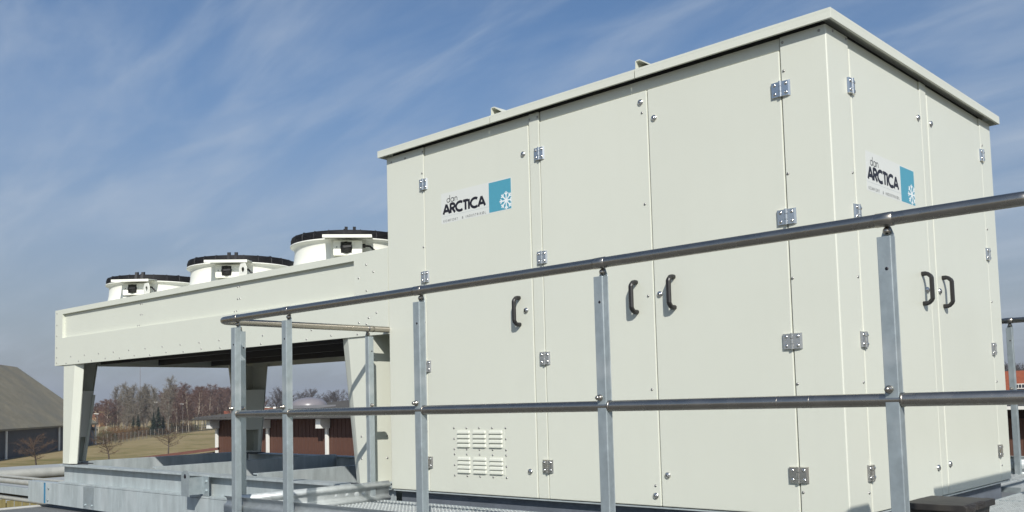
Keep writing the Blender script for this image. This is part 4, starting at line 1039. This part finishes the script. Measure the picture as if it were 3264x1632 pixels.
    # red roofs glimpsed behind the birches and above the boarded building
    for k, (ud, dd, wd, zt, lb) in enumerate(((610, 330, 12, 5.5, 'orange-roofed house glimpsed through the birch trunks'), (690, 250, 7, 5.9, 'house with an orange roof left of the skylight dome'), (855, 240, 6, 6.1, 'house with an orange roof right of the skylight dome'))):
        x, y = polar(az(ud), dd); r = empty('orange_roofed_house', (x, y, GZ), (0, 0, rad(az(ud))), label=lb, cat='house')
        mb = MB(); mb.box((-wd / 2, 0, 0), (wd / 2, 6, zt - 1.6), mat('brick_wall', (.25, .10, .06), .85)); mb.build('wall', r)
        mb = MB(); mb.extrude([(-.5, zt - 1.7), (6.5, zt - 1.7), (3, zt)], 'x', -wd / 2 - .4, wd / 2 + .4, OR); mb.build('roof', r)
        if k: mb = MB(); mb.box((-.6, 2.4, zt - .3), (0.1, 3.2, zt + .35), WHT); mb.build('chimney', r)
    # fence along the field
    FN = mat('fence_post_grey', (.26, .24, .21), .8); FD = mat('fence_mesh_dark', (.10, .095, .085), .8)
    root = empty('field_fence', (*polar(az(265), 191), GZ), label='long wire fence with pale posts along the top of the grass field', cat='fence')
    ax, ay = polar(az(258), 188); pm = MB().box((-.04, -.04, 0), (.04, .04, 1.8), FN).mesh('fence_post')
    prev = None
    fp = []
    for i in range(37):
        u_ = 258 + i * 9.9; dd = 188 + (i / 36) ** 1.35 * 165; fp.append(polar(az(u_), dd))
    rx, ry = root.location.x, root.location.y
    for i, (x, y) in enumerate(fp):
        link('fence_post', pm, root, loc=(x - rx, y - ry, 0))
        if i:
            mb = MB()
            for z in (.3, .7, 1.1, 1.5, 1.85): mb.tube([(fp[i - 1][0] - rx, fp[i - 1][1] - ry, z), (x - rx, y - ry, z)], .018, FD, 4, False)
            dx, dy = x - fp[i - 1][0], y - fp[i - 1][1]
            for j in range(1, 8): mb.tube([(fp[i - 1][0] - rx + dx * j / 8, fp[i - 1][1] - ry + dy * j / 8, .02), (fp[i - 1][0] - rx + dx * j / 8, fp[i - 1][1] - ry + dy * j / 8, 1.85)], .012, FD, 3, False)
            mb.build('wire_panel', root)
    # lamp posts and a radio mast
    LP = mat('lamp_grey', (.2, .19, .18), .6)
    for (ud, dd, h, lb) in ((243, 232, 5.6, 'street lamp standing right of the hall annex'), (392, 260, 8.2, 'street lamp with a long arm before the spruces'), (457, 262, 7.6, 'street lamp standing among the first birches'), (672, 200, 6.0, 'street lamp above the left end of the boarded roof')):
        x, y = polar(az(ud), dd); r = empty('street_lamp', (x, y, GZ), (0, 0, rad(az(ud))), label=lb, cat='street lamp', group='street lamps in the distance')
        mb = MB(); mb.tube([(0, 0, 0), (0, 0, h)], [.05, .03], LP, 6); mb.build('lamp_post', r)
        mb = MB(); mb.hexa([(-.7, -.09, h), (.25, -.09, h - .06), (.25, .09, h - .06), (-.7, .09, h), (-.7, -.09, h + .12), (.25, -.09, h + .06), (.25, .09, h + .06), (-.7, .09, h + .12)], WHT); mb.build('lamp_head', r)
    x, y = polar(az(350), 480)
    mb = MB(); mb.tube([(0, 0, 0), (0, 0, 34)], [.22, .12], mat('mast_grey', (.22, .22, .24), .7), 5); o = mb.build('radio_mast'); o.location = (x, y, GZ)
    tag(o, 'thin tall radio mast rising behind the grey trees', 'mast')
build_trees()
def build_haze():
    hm = bpy.data.materials.new('haze_air'); hm.use_nodes = True; t = hm.node_tree
    t.nodes.remove(t.nodes['Principled BSDF']); v = t.nodes.new('ShaderNodeVolumePrincipled')
    v.inputs['Color'].default_value = (.80, .85, .95, 1); v.inputs['Density'].default_value = .00028; v.inputs['Anisotropy'].default_value = .2
    t.links.new(v.outputs[0], t.nodes['Material Output'].inputs['Volume'])
    mb = MB(); mb.box((-4400, -4400, -6.5), (4400, 4400, 95), hm); o = tag(mb.build('haze'), kind='stuff')
build_haze()
